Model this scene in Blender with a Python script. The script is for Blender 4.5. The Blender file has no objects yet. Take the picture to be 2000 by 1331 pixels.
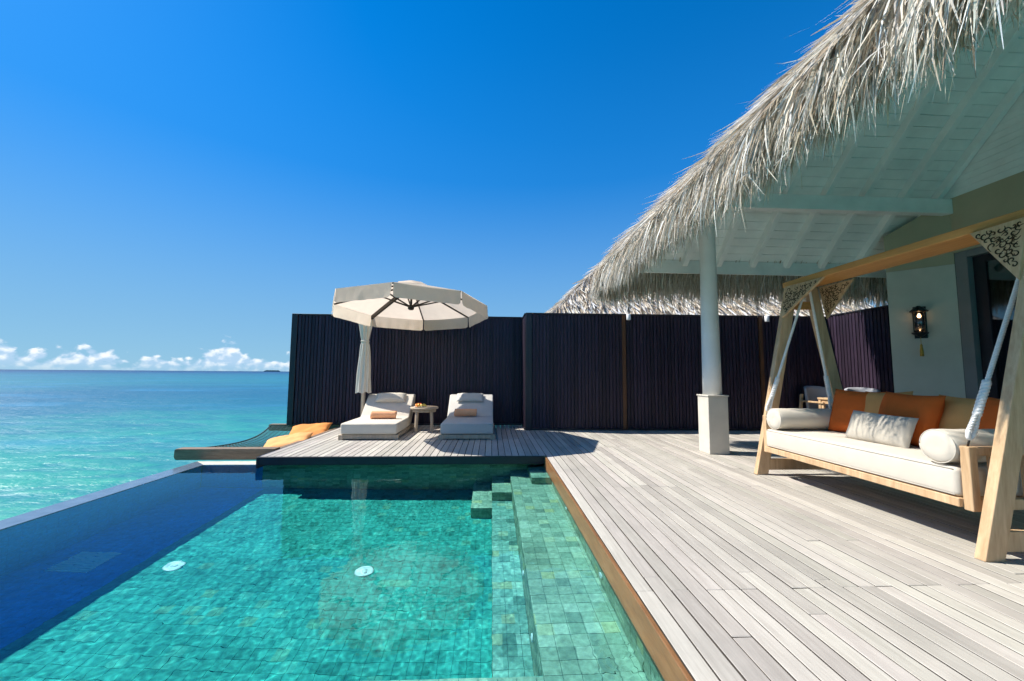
import bpy, bmesh, math, random
import numpy as np
from mathutils import Vector, Matrix, Euler, noise as mnoise
random.seed(7); RNG = np.random.default_rng(7)
sc = bpy.context.scene
COL = sc.collection
R = math.radians

# ------------------------------------------------------------------ camera
cam_d = bpy.data.cameras.new('camera'); cam_d.sensor_width = 36; cam_d.sensor_fit = 'HORIZONTAL'
cam_d.lens = 14.04; cam_d.clip_start = .05; cam_d.clip_end = 60000
cam = bpy.data.objects.new('camera', cam_d); COL.objects.link(cam); sc.camera = cam
yaw, pitch, roll = R(2.94), R(4.66), R(.41)
f_ = Vector((math.sin(yaw)*math.cos(pitch), math.cos(yaw)*math.cos(pitch), math.sin(pitch)))
r_ = Vector((math.cos(yaw), -math.sin(yaw), 0)); u_ = r_.cross(f_)
r2 = r_*math.cos(roll)+u_*math.sin(roll); u2 = -r_*math.sin(roll)+u_*math.cos(roll)
cam.matrix_world = Matrix(((r2.x, u2.x, -f_.x, 0), (r2.y, u2.y, -f_.y, 0), (r2.z, u2.z, -f_.z, 1.2), (0, 0, 0, 1)))

# ------------------------------------------------------------------ node helper
class NB:
    def __init__(s, nt, clear=True):
        s.nt = nt
        if clear: nt.nodes.clear()
    def n(s, typ, ins=None, **props):
        nd = s.nt.nodes.new(typ)
        for k, v in props.items(): setattr(nd, k, v)
        for k, v in (ins or {}).items():
            sock = nd.inputs[k]
            if isinstance(v, bpy.types.NodeSocket): s.nt.links.new(v, sock)
            elif isinstance(v, bpy.types.Node): s.nt.links.new(v.outputs[0], sock)
            else:
                if isinstance(v, tuple) and len(v) == 3 and sock.type == 'RGBA': v = (*v, 1)
                sock.default_value = v
        return nd
    def math(s, op, a, b=None, c=None, clamp=False):
        ins = {0: a}
        if b is not None: ins[1] = b
        if c is not None: ins[2] = c
        return s.n('ShaderNodeMath', ins, operation=op, use_clamp=clamp).outputs[0]
    def mix(s, fac, a, b, blend='MIX'):
        nd = s.nt.nodes.new('ShaderNodeMix'); nd.data_type = 'RGBA'; nd.blend_type = blend
        for i, v in ((0, fac), (6, a), (7, b)):
            if isinstance(v, bpy.types.NodeSocket): s.nt.links.new(v, nd.inputs[i])
            else: nd.inputs[i].default_value = (*v, 1) if isinstance(v, tuple) and len(v) == 3 else v
        return nd.outputs[2]
    def ramp(s, fac, stops, interp='LINEAR'):
        nd = s.n('ShaderNodeValToRGB', {0: fac}); cr = nd.color_ramp; cr.interpolation = interp
        while len(cr.elements) < len(stops): cr.elements.new(.5)
        for e, (p, c) in zip(cr.elements, stops):
            e.position = p; e.color = (*c, 1) if isinstance(c, tuple) else (c, c, c, 1)
        return nd.outputs[0]
    def noise(s, vec, scale, detail=4, rough=.5, dist=0):
        return s.n('ShaderNodeTexNoise', {'Vector': vec, 'Scale': scale, 'Detail': detail, 'Roughness': rough, 'Distortion': dist})
    def mapr(s, v, a, b, c, d, smooth=False):
        return s.n('ShaderNodeMapRange', {0: v, 1: a, 2: b, 3: c, 4: d}, interpolation_type='SMOOTHSTEP' if smooth else 'LINEAR').outputs[0]

# ------------------------------------------------------------------ world: sky with a low bank of cumulus
SUN_EL, SUN_AZ = R(50), R(-76)          # azimuth measured from +Y, negative to the left
world = bpy.data.worlds.new('World'); sc.world = world; world.use_nodes = True
world.cycles.sampling_method = 'MANUAL'; world.cycles.sample_map_resolution = 512
b = NB(world.node_tree)
sky = b.n('ShaderNodeTexSky', sky_type='NISHITA', sun_disc=False, sun_elevation=SUN_EL, sun_rotation=SUN_AZ,
          altitude=0, air_density=1.0, dust_density=.15, ozone_density=3.0)
skyc = b.n('ShaderNodeHueSaturation', {'Hue': .503, 'Saturation': 1.45, 'Value': .90, 'Color': sky.outputs[0]}).outputs[0]
skyc = b.mix(1.0, skyc, (.70, 1.10, 1.10), 'MULTIPLY')
tc = b.n('ShaderNodeTexCoord')
sep = b.n('ShaderNodeSeparateXYZ', {0: tc.outputs['Generated']})
DEG = 57.29578
az = b.math('MULTIPLY', b.math('ARCTAN2', sep.outputs[0], sep.outputs[1]), DEG)
el = b.math('MULTIPLY', b.math('ARCSINE', sep.outputs[2]), DEG)
# height of the cloud tops along the horizon (degrees): slow noise plus a few towers
env = b.noise(b.n('ShaderNodeCombineXYZ', {0: b.math('MULTIPLY', az, .13), 1: 3.7, 2: 0}), 1.0, 3, .55).outputs[0]
env = b.mapr(env, .33, .70, .15, 2.6)
for a0, wd, hh in ((-51.5, 3.2, 2.3), (-45.6, 2.2, .9), (-42.6, 1.6, 1.2), (-37.6, 1.1, .8), (-33.6, 1.5, 1.0), (-32.1, .9, 1.5), (-26.5, 3.2, 1.0)):
    q = b.math('DIVIDE', b.math('SUBTRACT', az, a0), wd)
    env = b.math('ADD', env, b.math('MULTIPLY', b.math('POWER', 2.718, b.math('MULTIPLY', b.math('MULTIPLY', q, q), -1.0)), hh))
def cloudd(da, de):
    v = b.n('ShaderNodeCombineXYZ', {0: b.math('ADD', az, da), 1: b.math('MULTIPLY', b.math('ADD', el, de), 1.35), 2: 0})
    n1 = b.noise(v, .62, 7, .56, .25).outputs[0]
    n2 = b.n('ShaderNodeTexVoronoi', {'Vector': v, 'Scale': 1.1, 'Smoothness': .6}, feature='SMOOTH_F1').outputs[0]
    t = b.math('ADD', b.math('MULTIPLY', b.math('SUBTRACT', n1, .52), 5.0), b.math('MULTIPLY', b.math('SUBTRACT', .42, n2), 1.7))
    return b.math('SUBTRACT', b.math('ADD', env, t), el)
d0 = cloudd(0, 0); d1 = cloudd(-.35, .45)
alpha = b.mapr(d0, -.05, .75, 0, 1, True)
alpha = b.math('MULTIPLY', alpha, b.mapr(el, -.2, 1.3, .25, 1, True))
alpha = b.math('MULTIPLY', alpha, b.mapr(el, 4.2, 7, 1, 0, True))
lit = b.mapr(b.math('SUBTRACT', d0, d1), -.5, 1.3, 0, 1, True)
ccol = b.mix(lit, (2.5, 3.6, 4.8), (5.5, 5.75, 5.95))
haze = b.mapr(el, 2, 48, .95, 0, True)
hazec = b.mix(b.mapr(el, 0, 26, 0, 1), (1.42, 2.75, 4.0), (.16, 1.28, 3.7))
skyc = b.mix(haze, skyc, hazec)
cl = b.mix(b.math('MULTIPLY', alpha, .93), skyc, ccol)
bg = b.n('ShaderNodeBackground', {0: cl, 1: .092})
b.n('ShaderNodeOutputWorld', {0: bg})

# ------------------------------------------------------------------ sun
sun_d = bpy.data.lights.new('sun', 'SUN'); sun_d.energy = 3.7; sun_d.angle = R(.53); sun_d.color = (1, .955, .88)
sun_d.cycles.is_caustics_light = True
sun = bpy.data.objects.new('sun', sun_d); COL.objects.link(sun)
sv = Vector((math.sin(SUN_AZ)*math.cos(SUN_EL), math.cos(SUN_AZ)*math.cos(SUN_EL), math.sin(SUN_EL)))
sun.rotation_euler = sv.to_track_quat('Z', 'Y').to_euler(); sun.location = sv*40

vs = sc.view_settings
vs.view_transform = 'Standard'; vs.look = 'None'; vs.exposure = 1.06; vs.gamma = 1; vs.use_curve_mapping = False
cy = sc.cycles
cy.use_denoising = True; cy.max_bounces = 8; cy.diffuse_bounces = 6; cy.glossy_bounces = 4
cy.transmission_bounces = 8; cy.transparent_max_bounces = 12; cy.caustics_refractive = True; cy.caustics_reflective = False
cy.sample_clamp_indirect = 6; cy.blur_glossy = .5; cy.use_adaptive_sampling = True; cy.adaptive_threshold = .02; cy.adaptive_min_samples = 16

# ------------------------------------------------------------------ object helpers
def link(o, parent=None):
    COL.objects.link(o)
    if parent is not None: o.parent = parent
    return o
def tag(o, label=None, cat=None, group=None, kind=None):
    if label: o['label'] = label
    if cat: o['category'] = cat
    if group: o['group'] = group
    if kind: o['kind'] = kind
    return o
def empty(name, loc=(0, 0, 0), rz=0, label=None, cat=None, group=None):
    o = bpy.data.objects.new(name, None); o.empty_display_size = .1
    o.location = loc; o.rotation_euler = (0, 0, rz); link(o)
    return tag(o, label, cat, group)
def ob(name, me, parent=None, loc=None, rot=None, scale=None):
    o = bpy.data.objects.new(name, me); link(o, parent)
    if loc is not None: o.location = loc
    if rot is not None: o.rotation_euler = rot
    if scale is not None: o.scale = scale
    return o
def me_from(name, v, f, m=None, smooth=False):
    me = bpy.data.meshes.new(name); me.from_pydata([tuple(p) for p in v], [], [tuple(q) for q in f])
    if m: me.materials.append(m)
    if smooth: me.polygons.foreach_set('use_smooth', [True]*len(me.polygons))
    me.update(); return me
def me_np(name, V, F, m=None, smooth=False):
    me = bpy.data.meshes.new(name)
    V = np.asarray(V, np.float32); F = np.asarray(F, np.int32)
    me.vertices.add(len(V)); me.vertices.foreach_set('co', V.ravel())
    k = F.shape[1]
    me.loops.add(F.size); me.loops.foreach_set('vertex_index', F.ravel())
    me.polygons.add(len(F)); me.polygons.foreach_set('loop_start', np.arange(len(F), dtype=np.int32)*k)
    me.polygons.foreach_set('use_smooth', np.full(len(F), smooth))
    if m: me.materials.append(m)
    me.update(calc_edges=True); me.validate(); return me
def bm_me(name, bm, m=None, smooth=False, bevel=0, seg=2):
    if bevel:
        bmesh.ops.bevel(bm, geom=bm.edges[:], offset=bevel, segments=seg, affect='EDGES', profile=.5)
    bmesh.ops.recalc_face_normals(bm, faces=bm.faces[:])
    me = bpy.data.meshes.new(name); bm.to_mesh(me); bm.free()
    if m: me.materials.append(m)
    if smooth: me.polygons.foreach_set('use_smooth', [True]*len(me.polygons))
    return me
def bm_box(bm, x0, x1, y0, y1, z0, z1, M=None):
    r = bmesh.ops.create_cube(bm, size=1)
    T = Matrix.Translation(((x0+x1)/2, (y0+y1)/2, (z0+z1)/2)) @ Matrix.Diagonal((x1-x0, y1-y0, z1-z0, 1))
    bmesh.ops.transform(bm, matrix=(M @ T if M is not None else T), verts=r['verts'])
def boxme(name, x0, x1, y0, y1, z0, z1, m, bevel=0, seg=1):
    bm = bmesh.new(); bm_box(bm, x0, x1, y0, y1, z0, z1)
    return bm_me(name, bm, m, bevel=bevel, seg=seg)
def box(name, x0, x1, y0, y1, z0, z1, m, parent=None, bevel=0, seg=1):
    return ob(name, boxme(name, x0, x1, y0, y1, z0, z1, m, bevel, seg), parent)
def bar(name, p, q, w, h, m, parent=None, up=(0, 0, 1), bevel=.004):
    """rectangular bar from p to q: w across, h along 'up'"""
    p, q = Vector(p), Vector(q); d = (q-p); L = d.length; d.normalize()
    s = d.cross(Vector(up)).normalized(); u = s.cross(d)
    M = Matrix(((s.x, d.x, u.x, p.x), (s.y, d.y, u.y, p.y), (s.z, d.z, u.z, p.z), (0, 0, 0, 1)))
    bm = bmesh.new(); bm_box(bm, -w/2, w/2, 0, L, -h/2, h/2, M)
    return ob(name, bm_me(name, bm, m, bevel=bevel, seg=1), parent)
def prism(name, pts, a, bb, axis, m, parent=None, bevel=0, seg=2, smooth=False):
    """polygon pts (2D) extruded from a to bb along axis ('x': pts=(y,z), 'y': pts=(x,z), 'z': pts=(x,y))"""
    def P(p, t): return {'x': (t, p[0], p[1]), 'y': (p[0], t, p[1]), 'z': (p[0], p[1], t)}[axis]
    bm = bmesh.new()
    A = [bm.verts.new(P(p, a)) for p in pts]; B = [bm.verts.new(P(p, bb)) for p in pts]
    bm.faces.new(A); bm.faces.new(B[::-1]); n = len(pts)
    for i in range(n): bm.faces.new((A[i], A[(i+1) % n], B[(i+1) % n], B[i]))
    return ob(name, bm_me(name, bm, m, smooth=smooth, bevel=bevel, seg=seg), parent)
def tube_vf(path, rad, ns=8, caps=True):
    path = [Vector(p) for p in path]; n = len(path); V = []; F = []
    rads = rad if hasattr(rad, '__len__') else [rad]*n
    ref = Vector((0, 0, 1))
    t0 = (path[1]-path[0]).normalized()
    if abs(t0.dot(ref)) > .95: ref = Vector((1, 0, 0))
    s = t0.cross(ref).normalized()
    for i, p in enumerate(path):
        t = (path[min(i+1, n-1)]-path[max(i-1, 0)]).normalized()
        s = (s - t*s.dot(t)).normalized(); u = t.cross(s)
        for k in range(ns):
            a = 2*math.pi*k/ns; V.append(p+(s*math.cos(a)+u*math.sin(a))*rads[i])
    for i in range(n-1):
        for k in range(ns):
            F.append((i*ns+k, i*ns+(k+1) % ns, (i+1)*ns+(k+1) % ns, (i+1)*ns+k))
    if caps: F.append(tuple(range(ns-1, -1, -1))); F.append(tuple(range((n-1)*ns, n*ns)))
    return V, F
def tubes(name, paths, rad, m, parent=None, ns=8, smooth=True):
    V = []; F = []
    for p in paths:
        v, f = tube_vf(p, rad, ns); o = len(V); V += v; F += [tuple(i+o for i in q) for q in f]
    return ob(name, me_from(name, V, F, m, smooth), parent)
def lathe_me(name, prof, m, n=24, c=(0, 0), smooth=True, wob=None):
    V = []; F = []
    for j, (r, z) in enumerate(prof):
        for k in range(n):
            a = 2*math.pi*k/n; rr = r*(1+(wob(a, z) if wob else 0))
            V.append((c[0]+rr*math.cos(a), c[1]+rr*math.sin(a), z))
    for j in range(len(prof)-1):
        for k in range(n):
            F.append((j*n+k, j*n+(k+1) % n, (j+1)*n+(k+1) % n, (j+1)*n+k))
    F.append(tuple(range(n-1, -1, -1))); F.append(tuple(range((len(prof)-1)*n, len(prof)*n)))
    return me_from(name, V, F, m, smooth)
def pillow_me(name, w, h, t, m, n=22, pinch=.07, seed=0, wr=.012):
    """cushion in its own XZ plane (w along x, h along z), thickness along y"""
    V = []; F = []; rs = random.Random(seed); off = rs.random()*50
    for side in (1, -1):
        for j in range(n+1):
            for i in range(n+1):
                u = -1+2*i/n; v = -1+2*j/n
                x = u*w/2*(1-pinch*(1-v*v)*abs(u)**3) ; z = v*h/2*(1-pinch*(1-u*u)*abs(v)**3)
                e = max(0, (1-u**4))*max(0, (1-v**4)); th = t/2*e**.55
                w1 = mnoise.noise(Vector((x*7+off, z*7, side*3)))*wr*e**.3
                w1 += mnoise.noise(Vector((x*16+off, z*16, side*3)))*wr*.4*e**.3
                V.append((x, side*(th+w1*(1 if e > 0 else 0)+.002), z))
    N = (n+1)*(n+1)
    for s, o in ((0, 0), (1, N)):
        for j in range(n):
            for i in range(n):
                q = (o+j*(n+1)+i, o+j*(n+1)+i+1, o+(j+1)*(n+1)+i+1, o+(j+1)*(n+1)+i)
                F.append(q[::-1] if s == 0 else q)
    ring = [i for i in range(n+1)]+[(j+1)*(n+1)-1 for j in range(1, n+1)]+[n*(n+1)+i for i in range(n-1, -1, -1)]+[j*(n+1) for j in range(n-1, 0, -1)]
    for k in range(len(ring)):
        a, c = ring[k], ring[(k+1) % len(ring)]
        F.append((a, c, c+N, a+N))
    return me_from(name, V, F, m, True)

# ------------------------------------------------------------------ materials
def mat(name):
    m = bpy.data.materials.new(name); m.use_nodes = True; return m, NB(m.node_tree)
def out(b, sh, disp=None):
    b.n('ShaderNodeOutputMaterial', {0: sh})
def bump(b, h, strength=.3, dist=.01):
    return b.n('ShaderNodeBump', {'Height': h, 'Strength': strength, 'Distance': dist}).outputs[0]
def plain(name, c, rough=.6, var=.08, scale=6, bmp=.15, spec=.4, metal=0, bscale=60):
    m, b = mat(name); co = b.n('ShaderNodeTexCoord').outputs['Object']
    n1 = b.noise(co, scale, 5, .6).outputs[0]
    c2 = tuple(x*(1-var*2) for x in c); c3 = tuple(min(1, x*(1+var)) for x in c)
    col = b.mix(b.mapr(n1, .3, .7, 0, 1), c2, c3)
    nb = bump(b, b.noise(co, bscale, 4, .6).outputs[0], bmp, .004)
    out(b, b.n('ShaderNodeBsdfPrincipled', {'Base Color': col, 'Roughness': rough, 'Specular IOR Level': spec, 'Metallic': metal, 'Normal': nb}))
    return m
def wood(name, ca, cb, stretch=(14, 1.2, 14), rough=.6, rnd=.35, spec=.3, pos='Position', scale=3.0, knots=True, hue=0.0, bmp=.35, stain=None):
    m, b = mat(name)
    if pos == 'Position': co = b.n('ShaderNodeNewGeometry').outputs['Position']
    else: co = b.n('ShaderNodeTexCoord').outputs['Object']
    oi = b.n('ShaderNodeObjectInfo').outputs['Random']
    mp = b.n('ShaderNodeMapping', {'Vector': co, 'Scale': stretch}).outputs[0]
    offv = b.n('ShaderNodeCombineXYZ', {0: b.math('MULTIPLY', oi, 37), 1: b.math('MULTIPLY', oi, 91), 2: b.math('MULTIPLY', oi, 13)})
    mp = b.n('ShaderNodeVectorMath', {0: mp, 1: offv}, operation='ADD').outputs[0]
    g = b.noise(mp, scale, 7, .62, .4).outputs[0]
    g2 = b.noise(mp, scale*5, 4, .6).outputs[0]
    g = b.math('ADD', b.math('MULTIPLY', g, .72), b.math('MULTIPLY', g2, .28))
    col = b.mix(b.mapr(g, .3, .68, 0, 1), ca, cb)
    if stain:
        st = b.noise(co, 1.7, 5, .6).outputs[0]
        col = b.mix(b.mapr(st, .45, .72, 0, .55), col, stain)
    col = b.n('ShaderNodeHueSaturation', {'Hue': b.math('ADD', .5, b.math('MULTIPLY', b.math('SUBTRACT', b.math('FRACT', b.math('MULTIPLY', oi, 7.31)), .5), hue)),
              'Saturation': 1.0, 'Value': b.mapr(oi, 0, 1, 1-rnd, 1+rnd*.6), 'Color': col}).outputs[0]
    nb = bump(b, g, bmp, .004)
    out(b, b.n('ShaderNodeBsdfPrincipled', {'Base Color': col, 'Roughness': rough, 'Specular IOR Level': spec, 'Normal': nb}))
    return m
def fabric(name, c, trans=0.0, weave=260, var=.06, wr=.25, sheen=0):
    m, b = mat(name); co = b.n('ShaderNodeTexCoord').outputs['Object']
    n1 = b.noise(co, 5, 4, .6).outputs[0]
    col = b.mix(b.mapr(n1, .3, .7, 0, 1), tuple(x*(1-var*1.6) for x in c), tuple(min(.95, x*(1+var)) for x in c))
    w1 = b.n('ShaderNodeTexWave', {'Vector': co, 'Scale': weave, 'Distortion': 1.0}, wave_type='BANDS', bands_direction='X').outputs[1]
    w2 = b.n('ShaderNodeTexWave', {'Vector': co, 'Scale': weave, 'Distortion': 1.0}, wave_type='BANDS', bands_direction='Z').outputs[1]
    fold = b.noise(co, 9, 3, .5, 1.2).outputs[0]
    h = b.math('ADD', b.math('MULTIPLY', b.math('ADD', w1, w2), .03), b.math('MULTIPLY', fold, wr))
    nb = bump(b, h, .5, .02)
    p = b.n('ShaderNodeBsdfPrincipled', {'Base Color': col, 'Roughness': .85, 'Specular IOR Level': .2, 'Sheen Weight': sheen, 'Normal': nb})
    if trans:
        t = b.n('ShaderNodeBsdfTranslucent', {'Color': col, 'Normal': nb})
        p = b.n('ShaderNodeMixShader', {0: trans, 1: p, 2: t})
    out(b, p); return m

M_deck = wood('weathered_deck_wood', (.37, .335, .285), (.54, .50, .435), (16, .9, 16), .62, .21, .3, hue=.03, bmp=.4, stain=(.34, .315, .275))
M_decktrim = wood('oiled_brown_wood', (.16, .07, .025), (.34, .17, .07), (6, .8, 6), .38, .12, .45)
M_darkwood = wood('dark_stained_wood', (.016, .010, .021), (.042, .026, .046), (9, 9, .8), .5, .35, .3, bmp=.3)
M_darktrim = wood('dark_stained_trim', (.008, .0075, .012), (.018, .016, .024), (3, 3, 3), .42, .2, .5)
M_brownpost = wood('brown_batten_wood', (.07, .03, .014), (.15, .065, .03), (8, 8, .8), .5, .1)
M_teak = wood('pale_teak', (.40, .24, .12), (.66, .47, .28), (9, 9, .9), .5, .10, .35, pos='Object', scale=2.2, bmp=.25)
M_teakb = wood('golden_teak_beam', (.40, .175, .045), (.62, .31, .095), (9, .7, 9), .45, .08, .35, pos='Object', scale=2.2, bmp=.25)
M_teakt = wood('grey_teak', (.34, .26, .18), (.58, .46, .33), (9, 9, .9), .55, .1, .3, pos='Object', scale=2.2)
M_white = plain('white_column_paint', (.79, .785, .76), .5, .04, 3, .08)
M_plinth = plain('cream_plinth_paint', (.64, .59, .50), .6, .05, 4, .2)
M_ceil = plain('white_ceiling_paint', (.88, .90, .87), .55, .05, 2.5, .1)
M_wall = plain('pale_grey_plaster', (.64, .60, .52), .75, .05, 2, .25)
M_band = plain('shaded_upper_plaster', (.47, .41, .28), .75, .05, 2, .25)  # same wall higher up, its shade and warm bounce put into the colour
M_jamb = plain('grey_jamb_paint', (.23, .235, .24), .6, .05, 3, .1)
M_cream = fabric('cream_canvas', (.63, .57, .475), 0, 260, .03, .12)
M_grey = fabric('pale_grey_canvas', (.56, .53, .48), 0, 260, .03, .12)
M_orange = fabric('burnt_orange_cotton', (.62, .125, .02), 0, 260, .06, .4)
M_tan = fabric('ochre_cotton', (.60, .31, .105), 0, 260, .06, .4)
M_apricot = fabric('apricot_cotton', (.84, .40, .15), 0, 260, .05, .35)
M_orange2 = fabric('deep_apricot_cotton', (.80, .30, .08), 0, 260, .05, .35)
M_peach = fabric('peach_towel', (.86, .42, .22), 0, 300, .08, .2)
M_silver = fabric('champagne_silk', (.47, .425, .35), 0, 300, .06, .3, .3)
M_canvas = fabric('beige_umbrella_canvas', (.82, .68, .54), .5, 200, .03, .3)
M_sleeve = fabric('ivory_sleeve_cloth', (.72, .67, .58), .1, 200, .04, .2)
M_bronze = plain('dark_bronze_metal', (.045, .035, .028), .4, .1, 8, .1, .5, .6)
M_polem = plain('pole_champagne_metal', (.50, .44, .37), .4, .06, 8, .05, .5, .2)
M_black = plain('black_iron', (.012, .012, .014), .45, .1, 20, .3, .5, .3)
M_rope = plain('white_cotton_rope', (.78, .76, .72), .8, .06, 30, .3)
M_net = plain('dark_teal_net_rope', (.03, .075, .075), .7, .1, 20, .2)
M_porc = plain('white_porcelain', (.8, .8, .78), .15, .02, 5, .0, .5)
M_fixture = plain('white_fixture', (.8, .8, .79), .35, .02, 5, .0, .5)
M_fitting = plain('white_pool_fitting', (.85, .87, .86), .4, .02, 5, .0, .3)
M_carve = plain('charred_carving', (.05, .032, .015), .7, .1, 10, .1, .2)
M_chair = fabric('slate_grey_weave', (.36, .37, .40), 0, 240, .05, .15)
M_straw = plain('straw_tassel', (.55, .33, .06), .8, .15, 60, .4)
M_grille = plain('pale_drain_grille', (.8, .84, .85), .5, .05, 10, .1)
M_rim = plain('wet_pale_stone_rim', (.14, .19, .25), .14, .1, 9, .12, .5, bscale=25)
M_rimdry = plain('dry_pale_stone_rim', (.62, .58, .47), .6, .1, 9, .2, .3, bscale=25)
def m_fruit(n, c): return plain(n, c, .35, .15, 30, .05)

def m_tiles(name, ramp):
    m, b = mat(name)
    pos = b.n('ShaderNodeNewGeometry').outputs['Position']
    att = b.n('ShaderNodeAttribute', attribute_name='tint')
    oi = b.n('ShaderNodeObjectInfo')
    # every tile sits on a 0.1 m lattice: its cell number picks the tile's own tone
    sp = b.n('ShaderNodeVectorMath', {0: pos, 1: (10., 10., 10.)}, operation='MULTIPLY').outputs[0]
    sp = b.n('ShaderNodeVectorMath', {0: sp, 1: (.02, .02, .02)}, operation='ADD').outputs[0]
    cell = b.n('ShaderNodeVectorMath', {0: sp}, operation='FLOOR').outputs[0]
    wn = b.n('ShaderNodeTexWhiteNoise', {0: cell}, noise_dimensions='3D')
    r1 = b.n('ShaderNodeSeparateColor', {0: wn.outputs[1]})
    z = b.n('ShaderNodeSeparateXYZ', {0: pos}).outputs[2]
    c = b.ramp(r1.outputs[0], ramp)
    mot = b.noise(pos, 26, 6, .68).outputs[0]
    c = b.mix(1.0, c, b.ramp(mot, [(.3, .66), (.7, 1.2)]), 'MULTIPLY')
    big = b.noise(pos, 1.6, 3, .5).outputs[0]
    c = b.mix(1.0, c, b.ramp(big, [(.35, .82), (.65, 1.1)]), 'MULTIPLY')
    nb = bump(b, mot, .3, .004)
    out(b, b.n('ShaderNodeBsdfPrincipled', {'Base Color': c, 'Roughness': .8, 'Specular IOR Level': .05, 'Normal': nb})); return m
M_tile = m_tiles('grey_green_stone_tile', [(0, (.235, .31, .235)), (.13, (.30, .39, .29)), (.45, (.37, .455, .335)), (.78, (.41, .495, .37)), (.92, (.49, .57, .44)), (1, (.50, .50, .27))])
M_tilef = m_tiles('turquoise_stone_tile', [(0, (.035, .255, .215)), (.12, (.042, .315, .265)), (.40, (.05, .355, .30)), (.82, (.058, .385, .325)), (.95, (.09, .44, .36)), (1, (.12, .36, .25))])
M_tilem = m_tiles('sea_green_stone_tile', [(0, (.12, .24, .20)), (.14, (.17, .33, .27)), (.42, (.23, .42, .35)), (.8, (.27, .47, .39)), (.93, (.36, .55, .46)), (1, (.36, .42, .25))])
M_tileb = m_tiles('blue_shade_tile', [(0, (.012, .27, .66)), (.5, (.016, .31, .74)), (1, (.02, .34, .78))])  # sky reflection over the shaded pool edge, put into the tile colour
M_grout = plain('green_grout', (.10, .26, .23), .9, .1, 12, .2, .05)

def m_water():
    m, b = mat('pool_water')
    g = b.n('ShaderNodeBsdfGlass', {'Color': (.64, .97, .99), 'Roughness': 0.0, 'IOR': 1.333})
    out(b, g); return m
M_water = m_water()

def m_sea():
    m, b = mat('lagoon_water')
    pos = b.n('ShaderNodeNewGeometry').outputs['Position']
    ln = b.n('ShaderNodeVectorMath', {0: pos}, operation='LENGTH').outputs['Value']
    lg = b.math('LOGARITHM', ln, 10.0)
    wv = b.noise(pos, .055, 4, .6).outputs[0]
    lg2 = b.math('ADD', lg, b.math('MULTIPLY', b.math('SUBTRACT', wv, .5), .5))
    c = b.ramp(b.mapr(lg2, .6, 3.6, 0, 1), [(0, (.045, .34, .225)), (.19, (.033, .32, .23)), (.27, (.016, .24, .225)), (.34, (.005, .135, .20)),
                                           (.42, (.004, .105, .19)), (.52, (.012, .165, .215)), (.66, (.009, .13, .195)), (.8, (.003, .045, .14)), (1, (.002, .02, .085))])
    mp = b.n('ShaderNodeMapping', {'Vector': pos, 'Scale': (.42, 1.0, 1.0), 'Rotation': (0, 0, R(-14))}).outputs[0]
    pat = b.noise(mp, .10, 5, .6).outputs[0]
    c = b.mix(b.mapr(pat, .5, .68, 0, .55, True), c, (.02, .20, .36))
    w1 = b.noise(mp, 1.5, 5, .6, .3).outputs[0]
    w2 = b.noise(mp, .42, 3, .5, .2).outputs[0]
    w3 = b.noise(mp, 5.0, 3, .55).outputs[0]
    h = b.math('ADD', b.math('ADD', b.math('MULTIPLY', w1, .5), b.math('MULTIPLY', w2, 1.0)), b.math('MULTIPLY', w3, .10))
    c = b.mix(b.mapr(b.math('ADD', b.math('MULTIPLY', w1, .55), b.math('MULTIPLY', w2, .45)), .36, .60, .62, 0, True), c, (.006, .12, .21))
    nb = bump(b, h, .75, .5)
    nd = bump(b, h, .35, .5)
    d = b.n('ShaderNodeBsdfDiffuse', {'Color': c, 'Normal': nd})
    g = b.n('ShaderNodeBsdfGlossy', {'Color': (1, 1, 1), 'Roughness': .32, 'Normal': nb})
    fr = b.n('ShaderNodeFresnel', {'IOR': 1.333, 'Normal': nb}).outputs[0]
    out(b, b.n('ShaderNodeMixShader', {0: b.math('MINIMUM', b.math('MULTIPLY', fr, .55), .12), 1: d, 2: g})); return m
M_sea = m_sea()

def m_thatch():
    m, b = mat('palm_thatch')
    at = b.n('ShaderNodeAttribute', attribute_name='tint').outputs['Color']
    pos = b.n('ShaderNodeNewGeometry').outputs['Position']
    n = b.noise(pos, 60, 3, .6).outputs[0]
    c = b.mix(1.0, at, b.ramp(n, [(.3, .75), (.7, 1.1)]), 'MULTIPLY')
    d = b.n('ShaderNodeBsdfPrincipled', {'Base Color': c, 'Roughness': .6, 'Specular IOR Level': .35})
    t = b.n('ShaderNodeBsdfTranslucent', {'Color': c})
    out(b, b.n('ShaderNodeMixShader', {0: .22, 1: d, 2: t})); return m
M_thatch = m_thatch()
def m_thatchbase():
    m, b = mat('packed_thatch'); pos = b.n('ShaderNodeNewGeometry').outputs['Position']
    n = b.noise(pos, 35, 5, .7).outputs[0]
    c = b.ramp(n, [(.3, (.12, .10, .08)), (.5, (.34, .30, .24)), (.7, (.58, .54, .46))])
    out(b, b.n('ShaderNodeBsdfPrincipled', {'Base Color': c, 'Roughness': .8, 'Normal': bump(b, n, .9, .05)})); return m
M_thb = m_thatchbase()
def m_glass():
    m, b = mat('door_glass')
    fr = b.n('ShaderNodeFresnel', {'IOR': 1.5}).outputs[0]
    t = b.n('ShaderNodeBsdfTransparent', {'Color': (.55, .62, .64)}); g = b.n('ShaderNodeBsdfGlossy', {'Roughness': 0.0})
    out(b, b.n('ShaderNodeMixShader', {0: b.math('MINIMUM', b.math('MULTIPLY', fr, 2.2), .8), 1: t, 2: g})); return m
M_glass = m_glass()
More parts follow.
